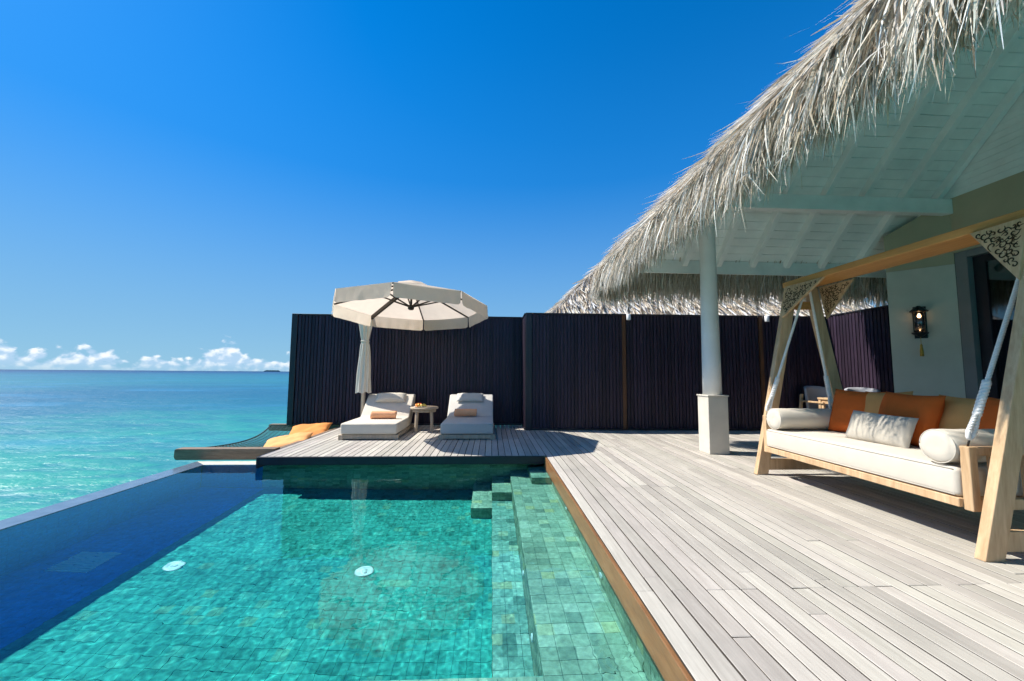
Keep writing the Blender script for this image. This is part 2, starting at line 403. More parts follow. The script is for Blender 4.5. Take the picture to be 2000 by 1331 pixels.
def m_lampglass():
    m, b = mat('lantern_glass')
    fr = b.n('ShaderNodeFresnel', {'IOR': 1.5}).outputs[0]
    t = b.n('ShaderNodeBsdfTransparent', {'Color': (.7, .66, .74)}); g = b.n('ShaderNodeBsdfGlossy', {'Roughness': .05})
    out(b, b.n('ShaderNodeMixShader', {0: b.math('ADD', b.math('MULTIPLY', fr, 1.5), .05), 1: t, 2: g})); return m
M_lglass = m_lampglass()
def m_emit(n, c, s):
    m, b = mat(n); out(b, b.n('ShaderNodeEmission', {0: c, 1: s})); return m
M_bulb = m_emit('glowing_bulb', (1, .62, .25), 5)
M_room = plain('dark_room_interior', (.05, .045, .045), .8, .1, 2, .1)
M_curtain = fabric('sheer_teal_curtain', (.16, .22, .22), .3, 150, .05, .2)
M_island = plain('far_island_green', (.05, .11, .13), .9, .2, .05, 0, .1)

# ================================================================== LARGE STRUCTURE
WZ = -.16                                   # pool water level
# ---- sea
SZ = -1.8
sea = ob('sea', me_from('sea', [(-30000, -30000, SZ), (30000, -30000, SZ), (30000, 30000, SZ), (-30000, 30000, SZ)], [(0, 1, 2, 3)], M_sea))
tag(sea, 'turquoise lagoon reaching to the horizon', kind='structure')
# ---- far island: a low tree-covered hump on the horizon
def island():
    V = []; F = []; n = 60; L = 190; D = 6000
    for i in range(n+1):
        t = i/n; hgt = 19*min(1, 8*t, 8*(1-t))*(.8+.35*mnoise.noise(Vector((t*14, 0, 0))))+1
        for dy, dz in ((0, -3), (6, .7*hgt), (25, hgt), (60, -3)): V.append((-L/2+L*t, dy, dz))
    for i in range(n):
        for k in range(3): F.append((i*4+k, (i+1)*4+k, (i+1)*4+k+1, i*4+k+1))
    o = ob('island', me_from('island', V, F, M_island)); az_ = math.atan((546-960)/780)
    o.location = (D*math.sin(az_)*1.0, D*math.cos(az_), SZ+1.5); o.rotation_euler = (0, 0, -az_)
    tag(o, 'small dark wooded island on the horizon', kind='structure')
island()

# ---- pool basin
PX0, PX1, PYF, PYN = -4.15, .82, 6.12, .9
D1, D2, D3, D4, DF = -.25, -.54, -.83, -1.12, -1.41      # step levels and floor
basin = empty('pool_basin'); tag(basin, 'sunken pool lined with green stone tiles', kind='structure')
bm = bmesh.new()
g = .006
bm_box(bm, PX0-.25, PX1+.3, PYN-.3, PYF+.25, DF-.25, DF-g)                    # floor slab
bm_box(bm, PX0-.25, PX0-g, PYN-.3, PYF+.25, DF-g, WZ-.03)                     # infinity wall
bm_box(bm, PX1+g, PX1+.3, PYN-.3, PYF+.25, DF-g, -.16)                        # deck side wall
bm_box(bm, PX0-g, PX1+g, PYF+g, PYF+.25, DF-g, WZ-.03)                        # far wall
bm_box(bm, PX0-g, PX1+g, PYN-.3, PYN-g, DF-g, -.05)                           # near wall
bm_box(bm, .29+g, PX1+g, PYN-g, PYF+g, DF-g, D2-g)                            # upper bench
bm_box(bm, .03+g, .29+g, PYN-g, PYF+g, DF-g, D4-g)                            # lower bench
bm_box(bm, -.235+g, .03+g, 5.14+g, PYF+g, DF-g, D4-g)                         # bottom step
bm_box(bm, .03+g, .29+g, 5.39+g, PYF+g, D4-g, D3-g)                           # second step
bm_box(bm, .555+g, PX1+g, 5.42+g, PYF+g, D2-g, D1-g)                          # top step
bm_box(bm, PX0-g, .29+g, PYN-g, 2.2-g, DF-g, D2-g)                            # near bench
sh = ob('basin_shell', bm_me('basin_shell', bm, M_grout), basin); sh.cycles.is_caustics_receiver = True
# tiles: 0.1 m squares over every face, (origin, u, v, nu, nv)
T = .1
tiles = []
def rnd(v): return round(v, 4)
def tface(o, u, v, nu, nv, nrm, step=T, k=0):
    o, u, v, nrm = Vector(o), Vector(u), Vector(v), Vector(nrm)
    a = int(math.ceil(nu/step-1e-6)); c = int(math.ceil(nv/step-1e-6))
    for i in range(a):
        wu = min(step, nu-i*step)
        for j in range(c):
            wv = min(step, nv-j*step)
            if wu < .02 or wv < .02: continue
            # stone bond: alternate rows are not shifted, each stone is set a hair unevenly
            tiles.append((o+u*(i*step+wu/2)+v*(j*step+wv/2)+nrm*random.uniform(-.0012, .0012), u, v, nrm, wu-.0025, wv-.0025, k))
X, Y, Z = (1, 0, 0), (0, 1, 0), (0, 0, 1); nX, nY = (-1, 0, 0), (0, -1, 0)
tface((PX0, 2.2, DF), X, Y, .9, PYF-2.2, Z, k=2); tface((PX0+.9, 2.2, DF), X, Y, .03-PX0-.9, PYF-2.2, Z, k=1)  # first strip: shadow of the infinity edge painted as blue tiles
tface((.03, 2.2, D4), X, Y, .26, PYF-2.2, Z, k=3); tface((-.235, 5.14, D4), X, Y, .265, PYF-5.14, Z)
tface((.29, PYN, D2), X, Y, PX1-.29, PYF-PYN, Z); tface((PX0, PYN, D2), X, Y, .29-PX0, 2.2-PYN, Z)
tface((.03, 5.39, D3), X, Y, .26, PYF-5.39, Z); tface((.555, 5.42, D1), X, Y, PX1-.555, PYF-5.42, Z)
tface((.03, 2.2, DF), Y, Z, PYF-2.2, D4-DF, nX); tface((.29, 2.2, D4), Y, Z, PYF-2.2, D2-D4, nX)
tface((PX1, PYN, D2), Y, Z, PYF-PYN, -.17-D2, nX)
tface((-.235, 5.14, DF), X, Z, .265, D4-DF, nY); tface((.03, 5.39, D4), X, Z, .26, D3-D4, nY); tface((.555, 5.42, D2), X, Z, PX1-.555, D1-D2, nY)
tface((-.235, 5.14, DF), Y, Z, PYF-5.14, D4-DF, nX); tface((.03, 5.39, D4), Y, Z, PYF-5.39, D3-D4, nX)
tface((.555, 5.42, D2), Y, Z, PYF-5.42, D1-D2, nX)
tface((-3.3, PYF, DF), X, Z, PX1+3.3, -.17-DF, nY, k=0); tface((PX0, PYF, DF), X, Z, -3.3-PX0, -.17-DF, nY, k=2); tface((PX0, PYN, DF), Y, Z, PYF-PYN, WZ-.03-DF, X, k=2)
tface((PX0, 2.2, DF), X, Z, .29-PX0, D2-DF, Y, k=1)
def inview(t):
    p = t[0]; return p.y > 2.15 and abs(p.x) < p.y*1.25
tiles.sort(key=lambda t: ((t[0]-Vector((0, 0, 1.2))).length if inview(t) else 99))
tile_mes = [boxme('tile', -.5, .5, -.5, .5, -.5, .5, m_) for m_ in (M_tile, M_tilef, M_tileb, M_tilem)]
# tiny bevel-free slab: unit cube scaled per tile; the top face sits on the lattice plane
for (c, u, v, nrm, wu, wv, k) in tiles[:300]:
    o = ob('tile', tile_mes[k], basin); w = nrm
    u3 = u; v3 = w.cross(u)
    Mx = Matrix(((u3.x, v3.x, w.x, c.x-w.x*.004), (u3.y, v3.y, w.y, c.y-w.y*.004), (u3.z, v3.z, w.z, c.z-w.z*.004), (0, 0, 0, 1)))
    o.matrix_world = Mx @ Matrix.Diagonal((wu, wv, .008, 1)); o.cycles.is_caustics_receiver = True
V = []; F = []; MI = []
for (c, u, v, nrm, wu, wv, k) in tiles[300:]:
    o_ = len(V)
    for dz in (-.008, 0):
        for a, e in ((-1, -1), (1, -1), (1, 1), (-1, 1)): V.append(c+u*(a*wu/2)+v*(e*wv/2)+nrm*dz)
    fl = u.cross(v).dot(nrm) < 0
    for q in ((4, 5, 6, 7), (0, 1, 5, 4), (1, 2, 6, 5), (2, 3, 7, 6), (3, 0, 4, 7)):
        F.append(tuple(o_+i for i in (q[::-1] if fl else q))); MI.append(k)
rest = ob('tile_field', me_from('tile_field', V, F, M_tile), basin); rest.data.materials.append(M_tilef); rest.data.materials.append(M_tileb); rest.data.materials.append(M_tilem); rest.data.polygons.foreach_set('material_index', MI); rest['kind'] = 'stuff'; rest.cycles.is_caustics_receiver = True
# stone rims of the infinity edge (proud of the water by a film)
prism('rim', [(PX0-.25, PYN-.3), (PX0, PYN-.3), (PX0, PYF+.02), (PX0-.25, PYF+.25)], WZ-.03, WZ+.003, 'z', M_rim, basin)
prism('rim', [(PX0-.25, PYF+.25), (PX0, PYF+.02), (-3.3, PYF+.02), (-3.3, PYF+.25)], WZ-.03, WZ+.004, 'z', M_rimdry, basin)
# fittings
def fitting(c, nrm, r=.055, name='floor_inlet'):
    m_ = lathe_me(name, [(r, 0), (r, .006), (r*.85, .011), (r*.5, .011), (r*.45, .006), (r*.3, .006), (r*.28, .013), (.001, .014)], M_fitting, 20)
    o = ob(name, m_, basin); q = Vector(nrm).to_track_quat('Z', 'Y'); o.rotation_mode = 'QUATERNION'; o.rotation_quaternion = q; o.location = c
    o.cycles.is_caustics_receiver = True; return o
fitting((-2.926, 4.03, DF+.002), Z, .085); fitting((-1.18, 4.02, DF+.002), Z, .085); fitting((-1.25, 2.76, DF+.002), Z, .085)
for yy, zz, xx in ((3.0, -.40, PX1), (4.35, -.38, PX1), (3.45, -.83, .29), (2.72, -.83, .29)): fitting((xx-.002, yy, zz), nX, .035, 'wall_light')
gr = empty('floor_grille'); gr.parent = basin
for i in range(12): box('bar', -3.92+.0*i, -3.56, 3.88+i*.029, 3.88+i*.029+.019, DF+.001, DF+.012, M_grille, gr)
for o in gr.children: o.cycles.is_caustics_receiver = True
# bench-edge strip and water
def water():
    nx, ny = 740, 780
    xs = np.linspace(PX0-.001, PX1+.004, nx); ys = np.linspace(PYN-.01, PYF+.004, ny)
    GX, GY = np.meshgrid(xs, ys); GZ = np.full_like(GX, WZ)
    rg = np.random.default_rng(11)
    for i in range(70):
        lam = .04*math.exp(rg.random()*1.35); a = R(100)+rg.normal()*.85; k = 2*math.pi/lam
        GZ += .000013*(lam/.09)**1.3*np.sin(k*(GX*math.cos(a)+GY*math.sin(a))+rg.uniform(0, 6.28))
    # one small ring where a drop fell near the deck edge
    rr = np.hypot(GX-.62, GY-1.98); GZ += .00035*np.exp(-(rr/.16)**2)*np.sin(rr*2*math.pi/.035)
    V = np.stack([GX, GY, GZ], -1).reshape(-1, 3); idx = np.arange(nx*ny).reshape(ny, nx)
    F = np.stack([idx[:-1, :-1], idx[:-1, 1:], idx[1:, 1:], idx[1:, :-1]], -1).reshape(-1, 4)
    o = ob('pool_water', me_np('pool_water', V, F, M_water, True)); o.cycles.is_caustics_caster = True
    tag(o, 'clear rippled turquoise water filling the pool', kind='structure')
water()

# ---- decks: every board its own object, shared unit board
M_grime = plain('grimy_board_edge', (.085, .075, .065), .9, .2, 20, .2, .1)
board_me = boxme('plank', -.0475, .0475, 0, 1, -.028, 0, M_deck, .0025, 1)
board_me.materials.append(M_grime)
for p_ in board_me.polygons:
    if p_.normal.z < .3: p_.material_index = 1
def deck(name, x0, x1, y0, y1, label, clip=None, seed=1, segs=(1.7, 3.0), pitch=.1, z=0):
    rs = random.Random(seed); root = empty(name); tag(root, label, kind='structure')
    n = int(round((x1-x0)/pitch)); pw = (x1-x0)/n; joints = [1.0, 2.28, 2.9, 4.3, 5.1, 6.6, 7.4]
    for i in range(n):
        xc = x0+pw*(i+.5); yy = y0
        a, c = y0, y1
        if clip: a, c = clip(xc, y0, y1)
        yy = a
        while yy < c-.05:
            L = rs.uniform(*segs)
            ye = yy+L
            jn = min(joints, key=lambda j: abs(j-ye)) if rs.random() < .75 else ye
            if jn-yy > .6: ye = jn
            if c-ye < .7: ye = c
            ye = min(ye, c)
            o = ob('plank', board_me, root, (xc+rs.uniform(-.001, .001), yy+.0005, z+rs.uniform(-.0016, .0014)), (rs.uniform(-.0004, .0004), rs.uniform(-.006, .006), 0), (pw*.918/.095, ye-yy-.001, 1))
            yy = ye
    return root
main = deck('main_deck', .815, 7.6, -.2, 8.56, 'weathered grey timber deck beside the pool', seed=3,
            clip=lambda x, a, c: (a, c) if x < 7.0 else (6.3, c))
plat = deck('pool_platform', -3.25, .815, 5.93, 9.38, 'raised timber platform under the sun loungers', seed=5, segs=(3.5, 4.0))
gap = deck('deck_strip', .815, .83, 8.42, 8.43, 'x') if False else None
bm = bmesh.new()
for yy in np.arange(-.1, 8.4, .6): bm_box(bm, .9, 7.5, yy, yy+.06, -.16, -.031)
ob('joists', bm_me('joists', bm, M_darktrim), main)
box('edge_trim', .788, .812, -.2, 5.93, -.20, -.002, M_decktrim, main, .003)
box('edge_trim', .787, .8145, -.2, 1.55, -.201, -.001, M_decktrim, main, .003) if False else None
box('fascia', -3.25, .80, 5.90, 5.928, -.115, -.002, M_darktrim, plat, .003)
box('fascia', -3.282, -3.253, 5.90, 9.3, -.16, -.002, M_darktrim, plat, .003)
bm = bmesh.new()
for yy in np.arange(5.99, 9.25, .5): bm_box(bm, -3.24, .8, yy, yy+.06, -.115, -.031)
ob('joists', bm_me('joists', bm, M_darktrim), plat)

# ---- slatted screens
slat_me = boxme('slat', -.030, .030, -.012, .012, 0, 1, M_darkwood, .003, 1)
def screen(name, p, q, h, label, pitch=.0755, post_left=True, battens=(), back=True):
    """slat fence from p to q (xy), slats facing the side to the right of p->q ... toward -normal"""
    root = empty(name, (p[0], p[1], 0), math.atan2(q[1]-p[1], q[0]-p[0]), label, 'fence')
    L = math.hypot(q[0]-p[0], q[1]-p[1]); x = .0
    if post_left: box('end_post', 0, .13, -.035, .09, 0, h, M_darktrim, root, .004); x = .135
    n = int((L-x)/pitch); rs = random.Random(int(L*100))
    for i in range(n):
        xx = x+pitch*(i+.5)
        if any(abs(xx-bx) < .05 for bx in battens): continue
        ob('slat', slat_me, root, (xx, rs.uniform(-.002, .002), .045), (rs.uniform(-.002, .002), rs.uniform(-.0015, .0015), rs.uniform(-.02, .02)), (1, 1, h-.075))
    for bx in battens: box('batten', bx-.04, bx+.04, -.03, .012, .02, h-.03, M_brownpost, root, .003)
    box('top_rail', 0, L, -.03, .05, h-.03, h, M_darktrim, root, .004) if not post_left else box('top_rail', .132, L, -.03, .05, h-.03, h, M_darktrim, root, .004)
    box('bottom_rail', (.132 if post_left else 0), L, -.024, .05, .005, .04, M_darktrim, root, .003)
    if back: box('backing', (.132 if post_left else 0), L, .016, .036, .041, h-.031, M_darktrim, root)
    return root
screen('slat_screen', (-4.55, 9.31), (.73, 9.34), 2.52, 'dark slatted timber screen behind the sun loungers', battens=())
screen('slat_screen', (.735, 8.52), (7.5, 8.42), 2.50, 'dark slatted timber screen behind the column and swing', battens=(2.12, 5.16))
screen('slat_screen', (.735, 9.31), (.735, 8.56), 2.50, 'short end of dark slatted screen turning back beside the loungers', post_left=False)
screen('slat_screen', (7.42, 8.40), (7.42, 7.02), 2.52, 'dark slatted screen running from the back corner to the villa', post_left=False)

# ================================================================== VILLA
villa = empty('villa', (0, 0, 0), 0, 'thatched villa with white boarded ceiling and open terrace', 'building')
KL, KF = .82, 10.36                       # rafter undersides: left z = x+KL ; far z = KF-y
EX, EY = 2.33, 7.21                       # eave lines
APX = (8.5, KF-(8.5+KL))                  # apex of the hip in plan
# walls
A_, B_ = (7.07, 6.70), (7.63, 6.09)
def wallseg(name, p, q, z0, z1p, z1q, th, m, off=0):
    d = Vector((q[0]-p[0], q[1]-p[1], 0)).normalized(); nn = Vector((-d.y, d.x, 0))   # n points left of p->q
    P0 = Vector((p[0], p[1], 0))-nn*off; Q0 = Vector((q[0], q[1], 0))-nn*off
    V = []
    for o in (0, th):
        for P, zz in ((P0, z0), (Q0, z0), (Q0, z1q), (P0, z1p)): w_ = P+nn*o; V.append((w_.x, w_.y, zz))
    return ob(name, me_from(name, V, [(0, 1, 2, 3), (7, 6, 5, 4), (0, 4, 5, 1), (1, 5, 6, 2), (2, 6, 7, 3), (3, 7, 4, 0)], m), villa)
wallseg('wall', A_, B_, 0, 3.05, 3.05, .22, M_wall)
wallseg('upper_wall', A_, B_, 3.05, KF-A_[1]+.04, 4.15, .22, M_band, .012)
wallseg('upper_wall', (B_[0], B_[1]-.002), (B_[0], -2), 3.23, 4.15, 4.15, .22, M_band, .012)
wallseg('wall', (7.37, 6.72), (9.5, 6.72), 0, 3.55, 3.55, .2, M_wall)
wallseg('wall', (B_[0], 2.0), (B_[0], -2), 0, 3.23, 3.23, .22, M_wall)
box('jamb', 7.634, 7.84, 5.92, 6.087, 0, 3.226, M_jamb, villa)
box('door_head', 7.64, 7.84, 2.0, 5.92, 3.12, 3.226, M_jamb, villa)
# sliding doors: two leaves with dark frames, curtains behind, dark room
for k, (ya, yb, xo) in enumerate(((4.0, 5.91, 7.72), (2.05, 4.06, 7.775))):
    bm = bmesh.new()
    bm_box(bm, xo, xo+.045, yb-.16, yb, .02, 3.11); bm_box(bm, xo, xo+.045, ya, ya+.1, .02, 3.11)
    bm_box(bm, xo, xo+.045, ya+.1, yb-.16, 3.0, 3.11); bm_box(bm, xo, xo+.045, ya+.1, yb-.16, .02, .16)
    dr = ob('door', bm_me('door', bm, M_darktrim), villa)
    box('pane', xo+.018, xo+.026, ya+.1, yb-.16, .16, 3.0, M_glass, dr)
def curtain(y0, y1, x):
    n = 240; V = []; F = []
    for i in range(n+1):
        y = y0+(y1-y0)*i/n; dx = .035*math.sin(i*.62+1.2*math.sin(i*.05))
        V += [(x+dx, y, .05), (x+dx*.8, y, 3.1)]
    for i in range(n): F.append((2*i, 2*i+2, 2*i+3, 2*i+1))
    ob('curtain', me_from('curtain', V, F, M_curtain, True), villa)
curtain(2.1, 5.2, 8.0)
bm = bmesh.new()
bm_box(bm, 7.86, 11.5, -1.9, 6.8, -.05, .0); bm_box(bm, 11.4, 11.5, -1.9, 6.8, 0, 3.4); bm_box(bm, 7.86, 11.5, -1.9, 6.8, 3.4, 3.45)
bm_box(bm, 7.88, 11.5, 6.3, 6.75, 0, 3.4); bm_box(bm, 7.86, 11.5, -1.95, -1.9, 0, 3.4)
ob('room', bm_me('room', bm, M_room), villa)
# boarded gable above the wall
GB = []
zz = 4.155
while zz < 7.6:
    ytop = KF+.17-zz-.11
    if ytop < -1.5: break
    GB.append((zz, ytop)); zz += .105
for z0, yt in GB:
    box('gable_board', 7.63, 7.65, -2, yt, z0, z0+.102, M_ceil, villa)
# column
col = ob('column', lathe_me('column', [(.138, .868), (.134, 1.4), (.126, 2.4), (.118, 3.3), (.116, 3.889)], M_white, 40, (3.455, 6.12)), villa)
box('plinth', 3.30, 3.612, 5.965, 6.277, 0, .862, M_plinth, col, .006)
box('plinth_cap', 3.288, 3.624, 5.953, 6.289, .8625, .8855, M_plinth, col, .004)
# beams
box('beam', 3.40, 7.625, 6.04, 6.16, 3.89, 4.135, M_ceil, villa, .004)
box('beam', 3.395, 3.515, -3, 6.038, 3.89, 4.137, M_ceil, villa, .004)
box('eave_fascia', EX+.02, 11, EY-.02, EY+.01, 3.09, 3.34, M_ceil, villa, .003)
box('eave_fascia', EX-.01, EX+.02, -4, EY+.01, 3.092, 3.302, M_ceil, villa, .003)
# rafters of the far slope (rise toward the camera) and of the left slope
s2 = math.sqrt(.5)
for xr in (2.95, 3.6, 4.25, 4.91, 5.58, 6.26, 6.95, 7.57):
    yh = max(9.54-xr, 2.0)
    p = Vector((xr, EY-.022, KF-(EY-.022)+.086)); q = Vector((xr, yh, KF-yh+.086))
    bar('rafter', p, q, .088, .12, M_ceil, villa, (0, 1, 1), .003)
for yr in np.arange(-3.2, 6.9, .66):
    xh = min(8.4, 9.54-yr)
    bar('rafter', (EX+.022, yr, EX+.022+KL+.085), (xh, yr, xh+KL+.085), .075, .12, M_ceil, villa, (-1, 0, 1), .003)
bar('hip_rafter', (EX+.03, EY-.03, EX+.03+KL+.07), (8.4, 9.54-8.4, 8.4+KL+.07), .1, .14, M_ceil, villa, (0, 0, 1), .003)
# ceiling boards of the far slope run along x; those of the left slope along y
yb = EY-.02; k = 0
while yb > 2.1:
    y1b = yb-.1045
    xa = max(9.54-yb-.02, EX+.03); xb_ = 7.628 if k % 2 == 0 else 7.627
    zc = lambda y, o: KF-y+.172+o
    V = [(xa, yb, zc(yb, 0)), (xb_, yb, zc(yb, 0)), (xb_, y1b, zc(y1b, 0)), (xa, y1b, zc(y1b, 0)),
         (xa, yb, zc(yb, .02)), (xb_, yb, zc(yb, .02)), (xb_, y1b, zc(y1b, .02)), (xa, y1b, zc(y1b, .02))]
    ob('ceiling_board', me_from('ceiling_board', V, [(0, 3, 2, 1), (4, 5, 6, 7), (0, 1, 5, 4), (1, 2, 6, 5), (2, 3, 7, 6), (3, 0, 4, 7)], M_ceil), villa)
    yb -= .112; k += 1
xb2 = EX+.03
while xb2 < 8.3:
    x1b = xb2+.1045; yt = min(9.54-x1b, EY-.03)
    zc = lambda x, o: x+KL+.172+o
    V = [(xb2, -3.3, zc(xb2, 0)), (x1b, -3.3, zc(x1b, 0)), (x1b, yt, zc(x1b, 0)), (xb2, yt, zc(xb2, 0)),
         (xb2, -3.3, zc(xb2, .02)), (x1b, -3.3, zc(x1b, .02)), (x1b, yt, zc(x1b, .02)), (xb2, yt, zc(xb2, .02))]
    ob('ceiling_board', me_from('ceiling_board', V, [(0, 3, 2, 1), (4, 5, 6, 7), (0, 1, 5, 4), (1, 2, 6, 5), (2, 3, 7, 6), (3, 0, 4, 7)], M_ceil), villa)
    xb2 += .112
# packed thatch slabs (pyramid hip roof)
def hip_slab(name, ex0, ex1, ey0, ey1, k0, k1, parent, over=.0):
    """four slopes at 45 degrees; eave rectangle, underside height k0 above the eave plane, top k1"""
    w = min(ex1-ex0, ey1-ey0)/2
    r0, r1 = (ex0+w, ey0+w), (ex1-w, ey1-w)
    V = []; F = []
    for k in (k0, k1):
        V += [(ex0, ey0, k), (ex1, ey0, k), (ex1, ey1, k), (ex0, ey1, k), (r0[0], r0[1], k+w), (r1[0], r1[1], k+w)]
    for o, fl in ((0, True), (6, False)):
        for q in (((0, 1, 4), (1, 2, 5, 4), (2, 3, 5), (3, 0, 4, 5)) if (ey1-ey0) > (ex1-ex0) else ((0, 1, 5, 4), (1, 2, 5), (2, 3, 4, 5), (3, 0, 4))):
            q = tuple(i+o for i in q); F.append(q[::-1] if fl else q)
    for i in range(4): j = (i+1) % 4; F.append((i, j, j+6, i+6))
    return ob(name, me_from(name, V, F, M_thb), parent)
zE = EX+KL
hip_slab('thatch_slab', EX-.03, EX-.03+2*(APX[0]-EX+.03), -5.1, EY+.03, zE+.235, zE+.34, villa)

# ---- thatch strands
PAL = np.array([1.17, 1.14, 1.08])*np.array([(.70, .66, .60), (.60, .55, .47), (.50, .43, .34), (.76, .73, .69), (.64, .60, .56), (.38, .30, .22), (.55, .47, .36), (.70, .67, .63)])
def strands(name, roots, d0, d1, L, W, parent, seg=5, twist=.8, shade=1.0, seed=3, curl=.10, flat=None, spread=.55):
    """leaf blades: roots (n,3); start direction d0, end direction d1 (n,3); length L; width W"""
    rg = np.random.default_rng(seed); n = len(roots)
    d0 = d0/np.linalg.norm(d0, axis=1, keepdims=True); d1 = d1/np.linalg.norm(d1, axis=1, keepdims=True)
    pts = [roots]; p = roots.copy()
    kick = rg.normal(size=(n, 3))*curl
    for k in range(seg):
        t = (k+.5)/seg
        d = d0*(1-t)**1.4+d1*(1-(1-t)**1.4)+kick*(t**2)*rg.choice([0, 1, 2.0], size=(n, 1), p=[.45, .4, .15])
        d /= np.linalg.norm(d, axis=1, keepdims=True); p = p+d*(L/seg)[:, None]; pts.append(p)
    a0 = rg.uniform(0, 2*math.pi, n); tw = rg.normal(size=n)*twist; a1 = rg.normal(size=n)*spread
    V = np.zeros((n, seg+1, 2, 3), np.float32); ax = np.array([0, 0, 1.0])
    prof = np.array([.55, 1, 1, .85, .55, .12]) if seg == 5 else np.interp(np.linspace(0, 1, seg+1), [0, .2, .6, 1], [.6, 1, .9, .12])
    for k in range(seg+1):
        t = k/seg; dd = (pts[min(k+1, seg)]-pts[max(k-1, 0)]); dd /= np.linalg.norm(dd, axis=1, keepdims=True)
        s = np.cross(dd, np.array([.577, .61, .54])); s /= np.linalg.norm(s, axis=1, keepdims=True); u = np.cross(dd, s)
        if flat is not None:
            u = np.broadcast_to(np.array(flat, float), dd.shape); s = np.cross(dd, u); s /= np.linalg.norm(s, axis=1, keepdims=True); u = np.cross(dd, s)
        an = (a0 if flat is None else a1)+tw*t; sd = s*np.cos(an)[:, None]+u*np.sin(an)[:, None]
        hw = (W*prof[k]/2)[:, None]
        V[:, k, 0] = pts[k]-sd*hw; V[:, k, 1] = pts[k]+sd*hw
    idx = np.arange(n*(seg+1)*2).reshape(n, seg+1, 2)
    F = np.stack([idx[:, :-1, 0], idx[:, :-1, 1], idx[:, 1:, 1], idx[:, 1:, 0]], -1).reshape(-1, 4)
    me = me_np(name, V.reshape(-1, 3), F, M_thatch, False)
    colr = PAL[rg.integers(0, len(PAL), n)]*rg.uniform(.62, 1.22, (n, 1))*shade
    ca = np.ones((n, seg+1, 2, 4), np.float32); ca[..., :3] = np.minimum(colr, .86)[:, None, None, :]
    at = me.color_attributes.new('tint', 'FLOAT_COLOR', 'POINT'); at.data.foreach_set('color', ca.ravel())
    o = ob(name, me, parent); o['kind'] = 'stuff'; return o
def jit(n, s): return RNG.normal(size=(n, 3))*s
# left eave fringe: hangs from the thatch edge along y
def fringe_left(n, seed, wlo, whi, llo, lhi, depth):
    rg = np.random.default_rng(seed)
    y = rg.uniform(.6, EY+.1, n); t = rg.random(n)**1.2
    cl_ = np.array([mnoise.noise(Vector((v*5.5, seed*3.1, 0))) for v in y])            # clumps hang together
    cl2 = np.array([mnoise.noise(Vector((v*2.0, seed*5.7, 9))) for v in y])
    x = EX-.10+t*depth; z = x+KL+.36+rg.uniform(-.14, .02, n)
    roots = np.stack([x, y, z], -1)
    d0 = np.stack([-np.ones(n), .10*rg.normal(size=n), -.95+.18*rg.normal(size=n)], -1)
    d1 = np.stack([-.10+.10*rg.normal(size=n), .16*rg.normal(size=n)+.25*cl_, -np.ones(n)], -1)
    L = rg.uniform(llo, lhi, n)*(1+.35*cl_+.35*cl2)*(1+.6*t*depth)
    return roots, d0, d1, L, rg.uniform(wlo, whi, n)
r = fringe_left(14000, 21, .006, .020, .46, .77, .34); strands('thatch', *r, villa, seed=21, curl=.2)
r = fringe_left(2200, 22, .006, .020, .62, .95, .25); strands('thatch', *r, villa, seed=22, curl=.16)
r = fringe_left(11000, 23, .006, .018, .26, .5, .22); strands('thatch', *r, villa, seed=23)
def face_left(n, seed):
    rg = np.random.default_rng(seed); y = rg.uniform(.6, EY+.05, n); t = rg.random(n)
    cl_ = np.array([mnoise.noise(Vector((v*6.5, seed*3.1, 0))) for v in y])
    x = EX-.13+.10*rg.random(n); z = zE+.34-.30*t+rg.normal(size=n)*.02-.10
    d0 = np.stack([-.55+.25*rg.normal(size=n), .14*rg.normal(size=n), -np.ones(n)], -1)
    d1 = np.stack([-.04+.08*rg.normal(size=n), .15*rg.normal(size=n)+.22*cl_, -np.ones(n)], -1)
    return np.stack([x, y, z], -1), d0, d1, rg.uniform(.24, .52, n)*(1+.3*cl_), rg.uniform(.006, .021, n)
strands('thatch', *face_left(13000, 24), villa, seed=24, curl=.22)
# left slope surface
def surf_left(n, seed, w):
    rg = np.random.default_rng(seed); s = rg.random(n)**1.6*2.6; y = rg.uniform(.4, EY+.1, n)
    x = EX-.1+s; y = np.minimum(y, 9.54+.15-x); z = x+KL+.352+rg.uniform(0, .02, n)
    d0 = np.stack([-np.ones(n), .22*rg.normal(size=n), -.93+.14*rg.normal(size=n)], -1)
    d1 = d0+rg.normal(size=(n, 3))*.12+np.array([0, 0, -.12])
    return np.stack([x, y, z], -1), d0, d1, rg.uniform(.3, .65, n), rg.uniform(.006, .018, n)*w
strands('thatch', *surf_left(9000, 31, 1.0), villa, seed=31, flat=(-.7, 0, .7), twist=.5)
# far eave fringe, seen from inside, and the far slope
def fringe_far(n, seed, llo, lhi):
    rg = np.random.default_rng(seed); x = rg.uniform(EX-.1, 9.5, n); t = rg.random(n)
    cl_ = np.array([mnoise.noise(Vector((v*5.5, seed*3.1, 0))) for v in x])
    y = EY+.10-t*.25; z = KF-y+.36+rg.uniform(-.16, .02, n)
    d0 = np.stack([.10*rg.normal(size=n), np.ones(n), -.95+.18*rg.normal(size=n)], -1)
    d1 = np.stack([.15*rg.normal(size=n)+.2*cl_, .08+.1*rg.normal(size=n), -np.ones(n)], -1)
    return np.stack([x, y, z], -1), d0, d1, rg.uniform(llo, lhi, n)*(1+.35*cl_), rg.uniform(.010, .028, n)
strands('thatch', *fringe_far(9000, 41, .60, .98), villa, seed=41)
